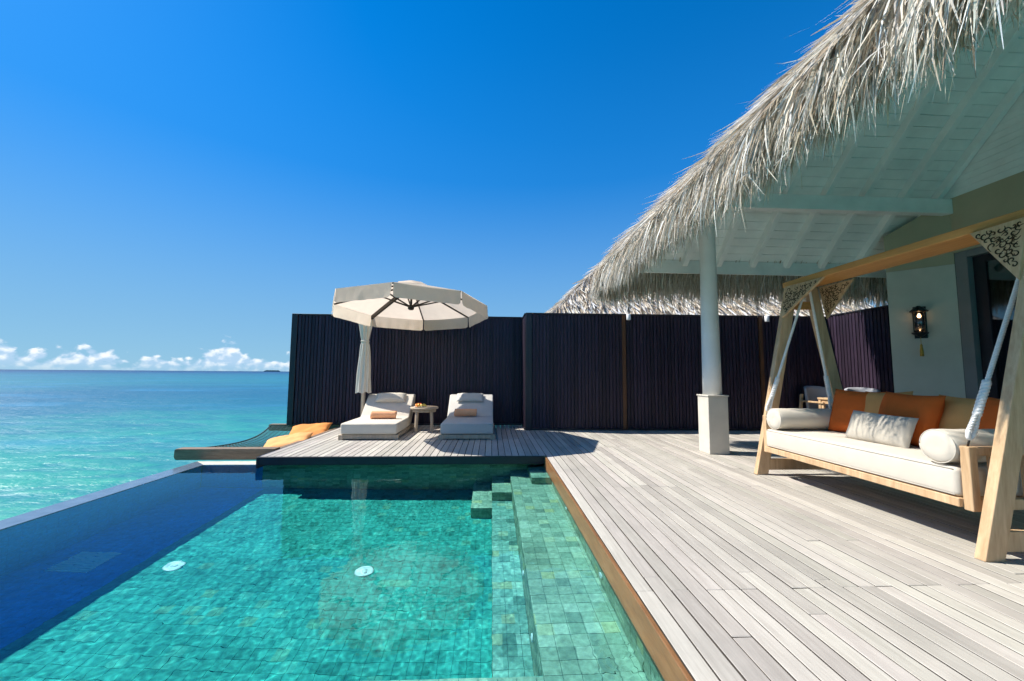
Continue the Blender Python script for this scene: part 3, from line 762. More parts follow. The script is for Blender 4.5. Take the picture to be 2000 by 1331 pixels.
# hip corner: strands fan out round the rounded corner and down the hip
def corner(n, seed):
    rg = np.random.default_rng(seed); a = rg.uniform(0, math.pi/2, n); s = rg.random(n)**1.3*2.2
    px_ = EX-.06+s; py_ = 9.54-(px_)+.14
    ox = -np.cos(a); oy = np.sin(a)
    roots = np.stack([px_+ox*.03, py_+oy*.03, px_+KL+.33+rg.uniform(-.06, .05, n)], -1)
    d0 = np.stack([ox, oy, -.9+.2*rg.normal(size=n)], -1)+rg.normal(size=(n, 3))*.1
    low = np.clip(1-s/.45, 0, 1)[:, None]
    d1 = d0*(1-low)+np.stack([.2*ox+.1*rg.normal(size=n), .2*oy+.1*rg.normal(size=n), -np.ones(n)], -1)*low
    return roots, d0, d1, rg.uniform(.3, .7, n), rg.uniform(.007, .018, n)
strands('thatch', *corner(3200, 51), villa, seed=51)
def corner_low(n, seed):
    rg = np.random.default_rng(seed); a = rg.uniform(-.1, math.pi/2+.1, n); ox, oy = -np.cos(a), np.sin(a); rr = rg.uniform(0, .12, n)
    roots = np.stack([EX+.12+ox*(.12+rr), EY-.12+oy*(.12+rr), zE+.34-rr*.4+rg.uniform(-.16, .02, n)], -1)
    d0 = np.stack([ox, oy, -.95+.2*rg.normal(size=n)], -1)
    d1 = np.stack([.15*ox+.1*rg.normal(size=n), .15*oy+.1*rg.normal(size=n), -np.ones(n)], -1)
    return roots, d0, d1, rg.uniform(.5, .95, n), rg.uniform(.010, .026, n)
strands('thatch', *corner_low(2200, 52), villa, seed=52)

# ---- second thatched roof beyond the screen
pav = empty('pavilion', (0, 0, 0), 0, 'lower thatched pavilion roof showing above the back screen', 'building')
ex0, ex1, ey0, ey1, ze = 1.15, 11.5, 9.75, 16.5, 2.32
hip_slab('roof_slab', ex0, ex1, ey0, ey1, ze-.2, ze, pav)
box('wall', ex0+.8, ex1-.8, ey0+.8, ey1-.8, -1.6, ze+.2, M_wall, pav)
def roof2(n, seed):
    rg = np.random.default_rng(seed); s = rg.random(n)**1.2*3.0; side = rg.random(n) < .8
    x = np.where(side, rg.uniform(ex0, ex1-1, n), ex0+s); y = np.where(side, ey0+s, rg.uniform(ey0, ey0+5, n))
    keep = np.where(side, x > ex0+s-.05, y > ey0+s-.05); z = ze+s+rg.uniform(-.01, .03, n)
    d0 = np.where(side[:, None], np.array([0, -1, -.95]), np.array([-1, 0, -.95]))+rg.normal(size=(n, 3))*np.array([.2, .2, .12])
    d1 = d0+rg.normal(size=(n, 3))*.12
    k = keep
    return np.stack([x, y, z], -1)[k], d0[k], d1[k], rg.uniform(.3, .7, n)[k], rg.uniform(.02, .055, n)[k]
strands('thatch', *roof2(30000, 61), pav, seed=61, seg=3, flat=(0, -.7, .7), twist=.5, spread=.8, shade=1.25)
def hip2(n, seed):
    rg = np.random.default_rng(seed); s = rg.random(n)*3.0; a = rg.uniform(0, math.pi/2, n); ox, oy = -np.cos(a), -np.sin(a)
    roots = np.stack([ex0+s, ey0+s, ze+s+rg.uniform(0, .06, n)], -1)
    d0 = np.stack([ox, oy, -.9+.15*rg.normal(size=n)], -1)
    return roots, d0, d0+rg.normal(size=(n, 3))*.1, rg.uniform(.3, .6, n), rg.uniform(.008, .02, n)
strands('thatch', *hip2(1800, 62), pav, seed=62, seg=3)

# ================================================================== OBJECTS
# ---- porch swing frame
fr = empty('garden_swing', (3.88, 3.63, 0), 0, 'teak swing frame with splayed legs and carved corner brackets', 'swing frame')
def W(o, root):            # keep world coordinates for parts built in place
    o.location = -Vector(root.location); return o
for yy in (2.53, 4.76):
    for sx in (-1, 1):
        xf, xt = 3.885+sx*.605, 3.885+sx*.125
        w = .07; yt_ = 2.42 if yy < 3 else 4.74
        x0, x1, t0, t1 = xf-w, xf+w, xt-w*.95, xt+w*.95
        V = [(x0, yy, 0), (x1, yy, 0), (x1, yy+.065, 0), (x0, yy+.065, 0), (t0, yt_, 2.3), (t1, yt_, 2.3), (t1, yt_+.065, 2.3), (t0, yt_+.065, 2.3)]
        bm = bmesh.new(); vv = [bm.verts.new(p) for p in V]
        for q in ((0, 3, 2, 1), (4, 5, 6, 7), (0, 1, 5, 4), (1, 2, 6, 5), (2, 3, 7, 6), (3, 0, 4, 7)): bm.faces.new([vv[i] for i in q])
        W(ob('leg', bm_me('leg', bm, M_teak, bevel=.005, seg=2), fr), fr)
    W(box('stretcher', 3.33, 4.44, yy+.012, yy+.053, .055, .185, M_teak, fr, .004), fr)
    W(box('stretcher', 3.72, 4.05, yt_+.012+(.0135 if yy < 3 else 0), yt_+.05, 2.02, 2.12, M_teakb, fr, .004), fr)
W(box('beam', 3.70, 4.07, 2.34, 4.84, 2.302, 2.37, M_teakb, fr, .005), fr)
def scrolls(A, B, Cc, nrm, seed, n=22, size=.036):
    """carved scrollwork on a triangular plate: curling tendrils kept inside the triangle"""
    rs = random.Random(seed); A, B, Cc = Vector(A), Vector(B), Vector(Cc); paths = []
    u = (B-A).normalized(); nrm = Vector(nrm).normalized(); v = nrm.cross(u)
    def inside(p, mg=.012):
        for P, Q, O in ((A, B, Cc), (B, Cc, A), (Cc, A, B)):
            e = (Q-P).normalized(); s = (O-P)-e*((O-P).dot(e)); s.normalize()
            if (p-P).dot(s) < mg: return False
        return True
    done = []
    for _ in range(4000):
        if len(paths) >= n: break
        a, c = rs.random(), rs.random()
        if a+c > 1: a, c = 1-a, 1-c
        ctr = A+(B-A)*a+(Cc-A)*c; r0 = size*rs.uniform(.45, 1.0)
        if any((ctr-d).length < (r0+rr)*.72 for d, rr in done): continue
        if not all(inside(ctr+(u*math.cos(t)+v*math.sin(t))*r0) for t in (0, 1.57, 3.14, 4.71)): continue
        done.append((ctr, r0)); a0 = rs.uniform(0, 6.28); sg = rs.choice((-1, 1)); path = []
        for i in range(18):
            t = i/17; rr = r0*(1-t*.82); an = a0+sg*t*5.4
            path.append(ctr+(u*math.cos(an)+v*math.sin(an))*rr)
        tail = path[0]+(path[0]-path[1]).normalized()*r0*.7
        if inside(tail, .006): path.insert(0, tail)
        paths.append(path)
    return paths
def gusset(A, B, Cc, nrm, seed, n=20):
    A, B, Cc, nn = Vector(A), Vector(B), Vector(Cc), Vector(nrm).normalized()
    V = [A, B, Cc, A-nn*.028, B-nn*.028, Cc-nn*.028]
    bm = bmesh.new(); vv = [bm.verts.new(p) for p in V]
    for q in ((0, 1, 2), (5, 4, 3), (0, 3, 4, 1), (1, 4, 5, 2), (2, 5, 3, 0)): bm.faces.new([vv[i] for i in q])
    p = W(ob('bracket', bm_me('bracket', bm, M_teak, bevel=.002, seg=1), fr), fr)  # paler teak than the beam stands in for sunlight on the brackets
    V = []; F = []
    for path in scrolls(A, B, Cc, nn, seed, n):
        # flat carved ribbon with a swelling width, sunk a little into the plate
        m_ = len(path)
        for side in (0,):
            rad = [.0018+.0034*math.sin(math.pi*min(1, (i+.5)/m_))**.7 for i in range(m_)]
            v_, f_2 = tube_vf(path, rad, 5); o_ = len(V); V += v_; F += [tuple(i+o_ for i in q) for q in f_2]
    if V: ob('carving', me_from('carving', V, F, M_carve, True), p)
gusset((3.655, 4.745, 2.298), (3.69, 4.20, 2.298), (3.585, 4.745, 1.90), (-1, 0, .17), 5, 40)
gusset((4.10, 4.745, 2.298), (4.10, 4.27, 2.298), (4.175, 4.745, 1.90), (-1, 0, -.19), 9, 40)
gusset((3.655, 2.47, 2.298), (3.675, 2.82, 2.298), (3.585, 2.50, 1.86), (-1, 0, .17), 12, 40)
gusset((4.10, 2.47, 2.298), (4.10, 2.82, 2.298), (4.175, 2.50, 1.86), (-1, 0, -.19), 14, 30)

# ---- hanging seat
BX0, BX1, BY0, BY1 = 3.27, 4.20, 2.66, 4.70
seat = empty('hanging_daybed', (3.74, 3.68, .3), 0, 'cream daybed swing seat hung on white ropes', 'swing seat')
S = lambda o: W(o, seat)
S(box('base_rail', BX0-.015, BX0+.03, BY0+.03, BY1-.03, .295, .355, M_teak, seat, .004))
S(box('base_rail', BX1-.03, BX1+.015, BY0+.03, BY1-.03, .295, .355, M_teak, seat, .004))
for i in range(9): yy = BY0+.1+i*.225; S(box('slat', BX0+.032, BX1-.032, yy, yy+.08, .325, .348, M_teak, seat))
for yy, oy in ((BY0-.03, 1), (BY1-.03, -1)):
    for xx in (BX0+.015, BX1-.075): S(box('post', xx, xx+.06, yy, yy+.06, .28, .715, M_teak, seat, .006, 2))
    S(box('arm_rail', BX0+.077, BX1-.077, yy+.006, yy+.054, .655, .712, M_teak, seat, .004))
    S(box('arm_rail', BX0+.077, BX1-.077, yy+.006, yy+.054, .29, .36, M_teak, seat, .004))
    for i in range(5): xx = BX0+.19+i*.125; S(box('spindle', xx, xx+.03, yy+.018, yy+.042, .361, .654, M_teak, seat))
S(box('back_rail', BX1-.05, BX1-.005, BY0+.035, BY1-.035, .80, .86, M_teak, seat, .004))
for i in range(12): yy = BY0+.12+i*.165; S(box('spindle', BX1-.04, BX1-.015, yy, yy+.03, .356, .799, M_teak, seat))
for yy in (BY0+.0, BY1-.06): S(box('back_post', BX1-.052, BX1-.003, yy+.035 if yy < 3 else yy-.035, yy+.085 if yy < 3 else yy+.02, .716, .86, M_teak, seat, .003))
def mattress(name, x0, x1, y0, y1, z0, z1, m, parent, r=.035, crown=.012, seed=1):
    bm = bmesh.new(); bm_box(bm, x0, x1, y0, y1, z0, z1)
    bmesh.ops.bevel(bm, geom=bm.edges[:], offset=r, segments=4, affect='EDGES', profile=.5)
    bmesh.ops.subdivide_edges(bm, edges=[e for e in bm.edges if e.calc_length() > .3], cuts=14, use_grid_fill=True)
    for v in bm.verts:
        if v.co.z > z1-.002:
            a = (v.co.x-x0)/(x1-x0); c = (v.co.y-y0)/(y1-y0)
            v.co.z += crown*max(0, math.sin(math.pi*a))*max(0, math.sin(math.pi*c))+.004*mnoise.noise(Vector((v.co.x*5, v.co.y*5, seed)))
        else:
            v.co.x += .003*mnoise.noise(Vector((v.co.y*4, v.co.z*6, seed)))
    return ob(name, bm_me(name, bm, m, True), parent)
S(mattress('mattress', BX0-.008, BX1-.055, BY0+.036, BY1-.036, .358, .562, M_cream, seat))
def piping(p):
    return tubes('piping', p, .0045, M_cream, seat, 6)
for zz in (.548, .372): S(piping([[(BX0-.006, BY0+.06, zz), (BX0-.006, BY1-.06, zz)]]))
def rope_paths(p, q, r, turns_per_m=16, ns=3):
    p, q = Vector(p), Vector(q); L = (q-p).length; n = int(L*turns_per_m*9)+4; d = (q-p).normalized()
    s = d.cross(Vector((0, 1, .3))).normalized(); u = d.cross(s); P = []
    for k in range(ns):
        P.append([p+(q-p)*(i/n)+(s*math.cos(2*math.pi*(k/ns+i/n*L*turns_per_m))+u*math.sin(2*math.pi*(k/ns+i/n*L*turns_per_m)))*r*.55 for i in range(n+1)])
    return P
def rope(foot, hook):
    foot, hook = Vector(foot), Vector(hook); d = (hook-foot).normalized()
    eye = foot+d*.10; spl = foot+d*.44
    P = rope_paths(spl, hook-d*.02, .0135)
    o = S(tubes('rope', P, .0085, M_rope, seat, 6))
    s = d.cross(Vector((1, 0, 0))).normalized()
    s = Vector((d.z, 0, -d.x)).normalized()
    lp = []
    for sg in (-1, 1):
        lp += rope_paths(eye+s*.022*sg, foot+d*.24+s*.008*sg, .013)
    loop = [foot+d*.10+s*.022*math.cos(a)+d*(-.055*math.sin(a)) for a in np.linspace(0, math.pi, 14)]
    S(tubes('splice', rope_paths(foot+d*.22, spl+d*.03, .022, 13), .0145, M_rope, seat, 6))
    S(tubes('rope_eye', lp, .0085, M_rope, seat, 6)); S(tubes('rope_eye', [loop], .014, M_rope, seat, 8))
    S(tubes('shackle', [[foot+Vector((0, 0, -.012)), foot+d*.06]], .006, M_bronze, seat, 8))
for yy, hy in ((BY0-.0, 2.57), (BY1-.0, 4.66)):
    rope((BX0+.045, yy, .725), (3.87, hy, 2.30)); rope((BX1-.045, yy, .725), (3.90, hy, 2.30))

def bolster(c, L, r, label):
    prof = []; n = 26
    V = []; F = []; ns = 36
    ring = [(-L/2, .001), (-L/2-.006, r*.5), (-L/2, r*.9), (-L/2+.008, r*.985)]+[(-L/2+.03+(L-.06)*i/16, r*(1+.012*math.sin(i*1.7))) for i in range(17)]+[(L/2-.008, r*.985), (L/2, r*.9), (L/2+.006, r*.5), (L/2, .001)]
    for t, rr in ring:
        for k in range(ns):
            a = 2*math.pi*k/ns; fl = .94 if math.sin(a) < -.5 else 1
            V.append((t, rr*math.cos(a), rr*math.sin(a)*fl))
    for j in range(len(ring)-1):
        for k in range(ns): F.append((j*ns+k, (j+1)*ns+k, (j+1)*ns+(k+1) % ns, j*ns+(k+1) % ns))
    o = ob('bolster', me_from('bolster', V, F, M_cream, True)); o.location = c; tag(o, label, 'bolster', 'bolsters on the swing seat')
    for sx in (-1, 1): tubes('piping', [[(sx*(L/2-.004), r*.97*math.cos(a), r*.97*math.sin(a)) for a in np.linspace(0, 6.283, 30)]], .004, M_cream, o, 6)
bolster((3.70, 4.535, .69), .84, .122, 'cream bolster at the far end of the swing seat')
bolster((3.68, 2.81, .69), .84, .122, 'cream bolster at the near end of the swing seat')
def cushion(c, w, h, t, lean, rz, m, label, name='cushion', seed=0, pinch=.07, roll=0, group='cushions on the swing seat', cat='cushion'):
    o = ob(name, pillow_me(name, w, h, t, m, seed=seed, pinch=pinch)); o.location = c
    # stands on edge: local x along the seat, local y is thickness; lean back toward +x
    o.rotation_euler = (Matrix.Rotation(rz, 4, 'Z') @ Matrix.Rotation(lean, 4, 'X') @ Matrix.Rotation(roll, 4, 'Y')).to_euler()
    return tag(o, label, cat, group)
# local -y faces the pool when rz = -90 degrees
Q = -math.pi/2
cushion((3.99, 4.22, .80), .50, .50, .17, -.30, Q+.25, M_orange, 'burnt orange cushion in the far corner of the swing seat', seed=1, roll=.03)
cushion((4.02, 3.93, .80), .52, .50, .17, -.26, Q-.05, M_tan, 'ochre cushion between the two orange ones at the far end of the swing', seed=2, roll=-.05)
cushion((3.88, 3.58, .80), .56, .50, .18, -.32, Q-.05, M_orange, 'large burnt orange cushion behind the silver pillow', seed=3, roll=.02)
cushion((4.02, 3.27, .79), .50, .50, .18, -.32, Q-.12, M_tan, 'ochre cushion leaning above the near bolster', seed=4, roll=.02)
cushion((4.00, 2.98, .80), .48, .48, .17, -.3, Q-.25, M_orange, 'burnt orange cushion at the near end of the swing beside the rope', seed=5, roll=.06)
cushion((3.66, 3.64, .70), .60, .30, .13, -.38, Q+.06, M_silver, 'champagne silk lumbar pillow at the front of the swing cushions', name='lumbar_pillow', seed=6, pinch=.04, roll=.03)

# ---- sun loungers
def lounger(x0, x1, yf, label, grey, rz=0):
    w = x1-x0; mm = M_grey if grey else M_cream
    root = empty('sun_lounger', ((x0+x1)/2, yf, 0), rz, label, 'sun lounger', 'sun loungers on the platform')
    h = w/2
    box('base_frame', -h+.035, h-.035, .012, .04, .015, .088, M_teakt, root, .003)
    box('base_frame', -h+.035, h-.035, 1.62, 1.65, .015, .088, M_teakt, root, .003)
    for s in (-1, 1):
        box('side_rail', s*(h-.02)-.018, s*(h-.02)+.018, .05, 1.62, .02, .088, M_teakt, root, .003)
        for yy in (0, 1.6): box('foot', s*(h-.012)-.04, s*(h-.012)+.04, yy, yy+.06, 0, .09, M_teakt, root, .004)
    for i in range(8): box('slat', -h+.04, h-.04, .1+i*.18, .17+i*.18, .06, .078, M_teakt, root)
    pr = [(0, .095), (0, .292), (1.02, .292), (1.10, .305), (1.58, .715), (1.60, .72), (1.74, .72), (1.76, .70), (1.76, .66), (1.34, .14), (1.28, .095)]
    def M(t0):
        bm = bmesh.new(); A = [bm.verts.new((-h, a, z)) for a, z in pr]; B = [bm.verts.new((h, a, z)) for a, z in pr]
        bm.faces.new(A); bm.faces.new(B[::-1]); n = len(pr)
        for i in range(n): bm.faces.new((A[i], A[(i+1) % n], B[(i+1) % n], B[i]))
        bmesh.ops.recalc_face_normals(bm, faces=bm.faces[:])
        sharp = [e for e in bm.edges if e.calc_face_angle(0) > .5]
        bmesh.ops.bevel(bm, geom=sharp, offset=.032, segments=4, affect='EDGES', profile=.5)
        return ob('mattress', bm_me('mattress', bm, mm, True), root)
    mt = M(0)
    for zz in (.27, .118): tubes('piping', [[(-h+.02, -.001, zz), (h-.02, -.001, zz)]], .004, mm, mt, 6)
    box('back_support', -h+.1, -h+.14, 1.30, 1.52, .02, .36, M_teakt, root, .003); box('back_support', h-.14, h-.10, 1.30, 1.52, .02, .36, M_teakt, root, .003)
    return root
lounger(-2.655, -1.665, 7.30, 'sun lounger on the left, by the umbrella pole, its white mattress in sun', False)
lounger(-.90, .05, 7.32, 'sun lounger on the right, wholly in the umbrella shade', True)
def head_pillow(c, w, h, t, label, m, seed, rz=0):
    o = ob('head_pillow', pillow_me('head_pillow', w, h, t, m, seed=seed, pinch=.03)); o.location = c
    o.rotation_euler = (R(-49), 0, rz); tag(o, label, 'pillow', 'head pillows on the loungers')
head_pillow((-2.14, 8.76, .655), .64, .24, .14, 'cream head pillow on the left, sunlit lounger', M_cream, 11, .03)
head_pillow((-.45, 8.79, .665), .58, .24, .10, 'pale grey head pillow on the right, shaded lounger', M_grey, 12)
def towel(c, L, r, rz, label, seed):
    n = 40; th = np.linspace(-1.9, 2*math.pi*2.2-1.9, 110); V = []; F = []; rs = random.Random(seed); nx = 14
    prof = [r*(.62+.38*(t-th[0])/(th[-1]-th[0])) for t in th]
    for i in range(nx+1):
        x = -L/2+L*i/nx
        for t, rr in zip(th, prof):
            q = rr*(1+.03*mnoise.noise(Vector((x*9, t*.8, seed)))); V.append((x+(.012*math.sin(t*.9) if i in (0, nx) else 0), q*math.cos(t), q*math.sin(t)))
    m_ = len(th)
    for i in range(nx):
        for k in range(m_-1): F.append((i*m_+k, i*m_+k+1, (i+1)*m_+k+1, (i+1)*m_+k))
    me = me_from('rolled_towel', V, F, M_peach, True)
    o = ob('rolled_towel', me); so = o.modifiers.new('thickness', 'SOLIDIFY'); so.thickness = .007; so.offset = 0
    o.location = c; o.rotation_euler = (0, 0, rz); tag(o, label, 'towel', 'rolled towels on the loungers')
towel((-2.09, 8.02, .372), .48, .076, R(4), 'rolled peach towel on the left, sunlit lounger', 1)
towel((-.52, 8.34, .392), .44, .074, R(5), 'rolled peach towel on the right, shaded lounger', 2)

# ---- side table with fruit
tb = empty('side_table', (-1.37, 8.42, 0), 0, 'round teak side table between the two loungers', 'table')
ob('table_top', lathe_me('table_top', [(.275, .455), (.285, .462), (.285, .484), (.278, .49)], M_teakt, 40), tb)
ob('apron', lathe_me('apron', [(.235, .395), (.235, .454)], M_teakt, 32), tb)
for k in range(4):
    a = R(45+90*k+8); x, y = .205*math.cos(a), .205*math.sin(a)
    bar('leg', (x*1.12, y*1.12, 0), (x, y, .40), .048, .048, M_teakt, tb, (-math.sin(a), math.cos(a), 0), .004)
pl = ob('fruit_plate', lathe_me('fruit_plate', [(.05, 0), (.06, .004), (.12, .016), (.122, .02), (.118, .021), (.055, .009), (.001, .008)], M_porc, 32)); pl.location = (-1.45, 8.32, .4905)
tag(pl, 'white plate of sliced fruit on the side table', 'plate')
M_melon = m_fruit('melon_red', (.70, .07, .04)); M_papaya = m_fruit('papaya_orange', (.85, .30, .04)); M_rind = m_fruit('rind_green', (.05, .16, .03)); M_pine = m_fruit('pineapple_yellow', (.85, .62, .12))
rs = random.Random(4)
for i in range(9):
    a = i*2.4; rr = .018+.0085*i; mm = (M_melon, M_papaya, M_pine)[i % 3]
    bm = bmesh.new()
    n = 9; A = []; B = []
    for k in range(n): t = math.pi*k/(n-1); A.append(bm.verts.new((.055*math.cos(t), -.012, .055*math.sin(t)))); B.append(bm.verts.new((.055*math.cos(t), .012, .055*math.sin(t))))
    bm.faces.new(A); bm.faces.new(B[::-1])
    for k in range(n): bm.faces.new((A[k], A[(k+1) % n], B[(k+1) % n], B[k]))
    o = ob('fruit_slice', bm_me('fruit_slice', bm, mm, bevel=.003, seg=2), pl); o.location = (rr*math.cos(a), rr*math.sin(a), .014+.002*(9-i)); o.rotation_euler = (rs.uniform(-.5, .5), rs.uniform(-.4, .4), rs.uniform(0, 6))

# ---- cantilever umbrella
UC = Vector((-1.555, 7.70, 2.497)); UR = 1.47
um = empty('cantilever_umbrella', (-2.74, 8.80, 0), 0, 'octagonal beige cantilever umbrella shading the loungers', 'umbrella')
tilt = Matrix.Translation(UC) @ Matrix.Rotation(R(-4.2), 4, 'X')
TM = Matrix.Translation((2.74, -8.80, 0)) @ tilt
def UP(name, V, F, m, smooth=False, parent=None):
    me = me_from(name, [TM @ Vector(v) for v in V], F, m, smooth); return ob(name, me, parent or um)
oct_ = [(UR*math.cos(R(45*k)), UR*math.sin(R(45*k))) for k in range(8)]
H_ = .44
# canopy: eight sagging gores
V = []; F = []; nr, na = 10, 6
for k in range(8):
    P, Q2 = Vector((*oct_[k], 0)), Vector((*oct_[(k+1) % 8], 0)); o_ = len(V)
    for i in range(nr+1):
        t = .13+.87*i/nr
        for j in range(na+1):
            s = j/na; p = P.lerp(Q2, s)*t; z = H_*(1-t)-.045*math.sin(math.pi*s)*math.sin(math.pi*min(1, t*.9))*t
            V.append((p.x, p.y, z))
    for i in range(nr):
        for j in range(na): a = o_+i*(na+1)+j; F.append((a, a+na+1, a+na+2, a+1))
cp = UP('canopy', V, F, M_canvas, True)
# vent cap
V = []; F = []
for k in range(8):
    a, c = R(45*k), R(45*k+45); o_ = len(V)
    V += [(0, 0, H_+.05), (.30*math.cos(a), .30*math.sin(a), H_-.045), (.30*math.cos(c), .30*math.sin(c), H_-.045)]; F.append((o_, o_+1, o_+2))
UP('vent_cap', V, F, M_canvas, False, cp)
for k in range(8):
    P, Q2 = Vector((*oct_[k], 0)), Vector((*oct_[(k+1) % 8], 0)); n = 26; V = []; F = []
    nn = Vector(((P+Q2)/2).normalized())
    for i in range(n+1):
        s = .012+.976*i/n; p = P.lerp(Q2, s)
        edge = min(s, 1-s); drop = .245-.05*max(0, 1-edge/.045)**2
        for j in range(5):
            t = j/4; wv = (.003*math.sin(i*1.3+k)+.020*mnoise.noise(Vector((i*.33, t*1.5, k*7))))*t
            q = p+nn*(wv+.012*t); V.append((q.x, q.y, -drop*t))
    for i in range(n):
        for j in range(4): a = i*5+j; F.append((a, a+1, a+6, a+5))
    UP('valance', V, F, M_canvas, True)
hub = Vector((0, 0, -.05))
for k in range(8):
    e = Vector((*oct_[k], 0)); top = Vector((0, 0, H_-.05))
    a, c = TM @ (top*1), TM @ (e*.985+Vector((0, 0, -.012)))
    rb = bar('rib', a, c, .022, .03, M_bronze, um, (0, 0, 1), .002)
    mid = e*.46+Vector((0, 0, (H_-.05)*.54-.02))
    bar('strut', TM @ hub, TM @ mid, .02, .026, M_bronze, rb, (0, 0, 1), .002)
for nm, prof in (('hub', [(.04, -.10), (.06, -.08), (.06, -.02), (.04, -.01)]), ('crown', [(.04, H_-.12), (.05, H_-.08), (.05, H_-.03), (.03, H_-.02)]), ('mast', [(.022, -.02), (.018, H_-.1)])):
    o = ob(nm, lathe_me(nm, prof, M_bronze, 16), um); o.matrix_local = TM
armA = TM @ Vector((oct_[3][0]*1.02, oct_[3][1]*1.02, -.05)); armB = TM @ Vector((oct_[3][0]*.1, oct_[3][1]*.1, H_-.09))
bar('arm', armA, armB, .05, .075, M_bronze, um, (0, 0, 1), .004)
pt = Vector((armA.x, armA.y, 0))
ob('pole', lathe_me('pole', [(.042, .05), (.042, 2.3), (.036, 2.42)], M_polem, 20), um)
tubes('pole_elbow', [[(0, 0, 2.4), (.01, -.01, 2.47), (armA.x, armA.y, armA.z)]], .034, M_bronze, um, 10)
lathe = lathe_me('base', [(.085, 0), (.085, .03), (.07, .04), (.055, .05), (.052, .16)], M_polem, 28); ob('base', lathe, um)
# gathered cloth sleeve tied round the pole: two drapes that meet at the tie
V = []; F = []; na = 72; lv = 40
def slr(z):
    # z from .74 (hem) to 2.34
    if z < 1.86: return .075+.068*((1.86-z)/1.12)**.7
    return .072+.075*((z-1.86)/.48)**1.1
for j in range(lv+1):
    z = .76+(2.33-.76)*j/lv; rr = slr(z)
    for k in range(na):
        a = 2*math.pi*k/na; fo = .16*math.sin(a*9+1.3*math.sin(z*2.2))+.06*math.sin(a*17+z*3)
        amp = 1 if abs(z-1.86) > .06 else .4
        split = 1-.45*max(0, (z-1.9)/.45)*math.exp(-((math.atan2(math.sin(a+1.35), math.cos(a+1.35)))/.35)**2)
        V.append((rr*(1+fo*amp)*split*math.cos(a), rr*(1+fo*amp)*split*.8*math.sin(a), z+.018*math.sin(a*5)*(1 if j == 0 else 0)))
for j in range(lv):
    for k in range(na): F.append((j*na+k, j*na+(k+1) % na, (j+1)*na+(k+1) % na, (j+1)*na+k))
ob('cloth_sleeve', me_from('cloth_sleeve', V, F, M_sleeve, True), um)
tubes('tie', [[(.082*math.cos(a), .07*math.sin(a), 1.86+.008*math.sin(a*2)) for a in np.linspace(0, 6.283, 30)]], .013, M_sleeve, um, 8)

# ---- overwater hammock net
hm = empty('net_hammock', (-4.0, 7.9, -.1), 0, 'dark rope net hammock slung over the sea beside the platform', 'hammock')
Hh = lambda o: W(o, hm)
M_hbeam = wood('weathered_brown_beam', (.15, .095, .055), (.33, .235, .155), (1, 9, 9), .6, .1, .3, bmp=.4)
def rbeam(y0, y1, xl, z0, z1):
    return Hh(prism('beam', [(xl+.03, z0), (xl+.004, z0+.03), (xl, z0+.06), (xl+.004, z1-.02), (xl+.02, z1), (-3.29, z1), (-3.29, z0)], y0, y1, 'y', M_hbeam, hm, .006))
rbeam(6.40, 6.56, -4.77, -.145, .02); rbeam(9.36, 9.50, -4.98, -.13, .015)
Hh(box('side_beam', -3.40, -3.29, 6.57, 9.35, -.15, -.02, M_hbeam, hm, .004))
def netp(s, t):
    """s 0..1 from sea side to platform, t 0..1 from front beam to back beam"""
    xl = -4.74+(-4.95+4.74)*t+.22*math.sin(math.pi*t)
    x = xl+(-3.36-xl)*s; y = 6.50+(9.40-6.50)*t
    z = -.01-.10*math.sin(math.pi*t)**.9*(1-.25*s)-.09*math.sin(math.pi*s)*math.sin(math.pi*t)
    return Vector((x, y, z))
paths = []
for i in range(17): s = i/16; paths.append([netp(s, j/36) for j in range(37)])
for j in range(1, 36): t = j/36; paths.append([netp(i/16, t) for i in range(17)])
Hh(tubes('net', paths, .0055, M_net, hm, 4))
Hh(tubes('edge_rope', [[netp(0, j/40) for j in range(41)]], .014, M_net, hm, 8))
def net_cushion(c, w, h, t, rot, label, m, seed):
    o = ob('net_cushion', pillow_me('net_cushion', w, h, t, m, seed=seed, pinch=.06, wr=.02)); o.location = c; o.rotation_euler = rot
    tag(o, label, 'cushion', 'cushions on the net hammock')
net_cushion((-3.66, 7.50, -.09), .80, .60, .17, (R(-74), R(-10), R(10)), 'pale apricot cushion lying nearest on the net hammock', M_apricot, 21)
net_cushion((-3.78, 8.65, -.06), .80, .60, .17, (R(-66), R(-5), R(6)), 'deeper orange cushion behind the pale one on the net hammock', M_orange2, 22)

# ---- wall lantern on the angled pier
dA = Vector((B_[0]-A_[0], B_[1]-A_[1], 0)).normalized()
ang = math.atan2(dA.y, dA.x)
lt = empty('wall_lantern', (7.323-.0, 6.424-.0, 0), ang, 'black iron wall lantern with tassel on the pale pier', 'lantern')
# local x along the wall, local -y away from it (towards the terrace)
zt, zb = 2.385, 1.84
box('backplate', -.075, .085, -.012, -.001, zb, zt, M_black, lt, .003)
ob('lamp_roof', lathe_me('lamp_roof', [(.02, zt-.0), (.055, zt-.03), (.115, zt-.085), (.118, zt-.10), (.07, zt-.105)][::-1], M_black, 8, (-.005, -.125), False), lt)
ob('lamp_glass', lathe_me('lamp_glass', [(.072, zb+.10), (.072, zt-.106)], M_lglass, 20, (-.005, -.125)), lt)
for k in range(6):
    a = R(60*k); x, y = -.005+.076*math.cos(a), -.125+.076*math.sin(a); bar('cage_bar', (x, y, zb+.10), (x, y, zt-.106), .009, .009, M_black, lt, (1, 0, 0), 0)
ob('lamp_base', lathe_me('lamp_base', [(.02, zb+.015), (.05, zb+.035), (.105, zb+.075), (.105, zb+.092), (.07, zb+.099)], M_black, 8, (-.005, -.125), False), lt)
box('bracket', -.015, .005, -.06, -.012, zt-.13, zt-.115, M_black, lt); box('bracket', -.015, .005, -.06, -.012, zb+.08, zb+.095, M_black, lt)
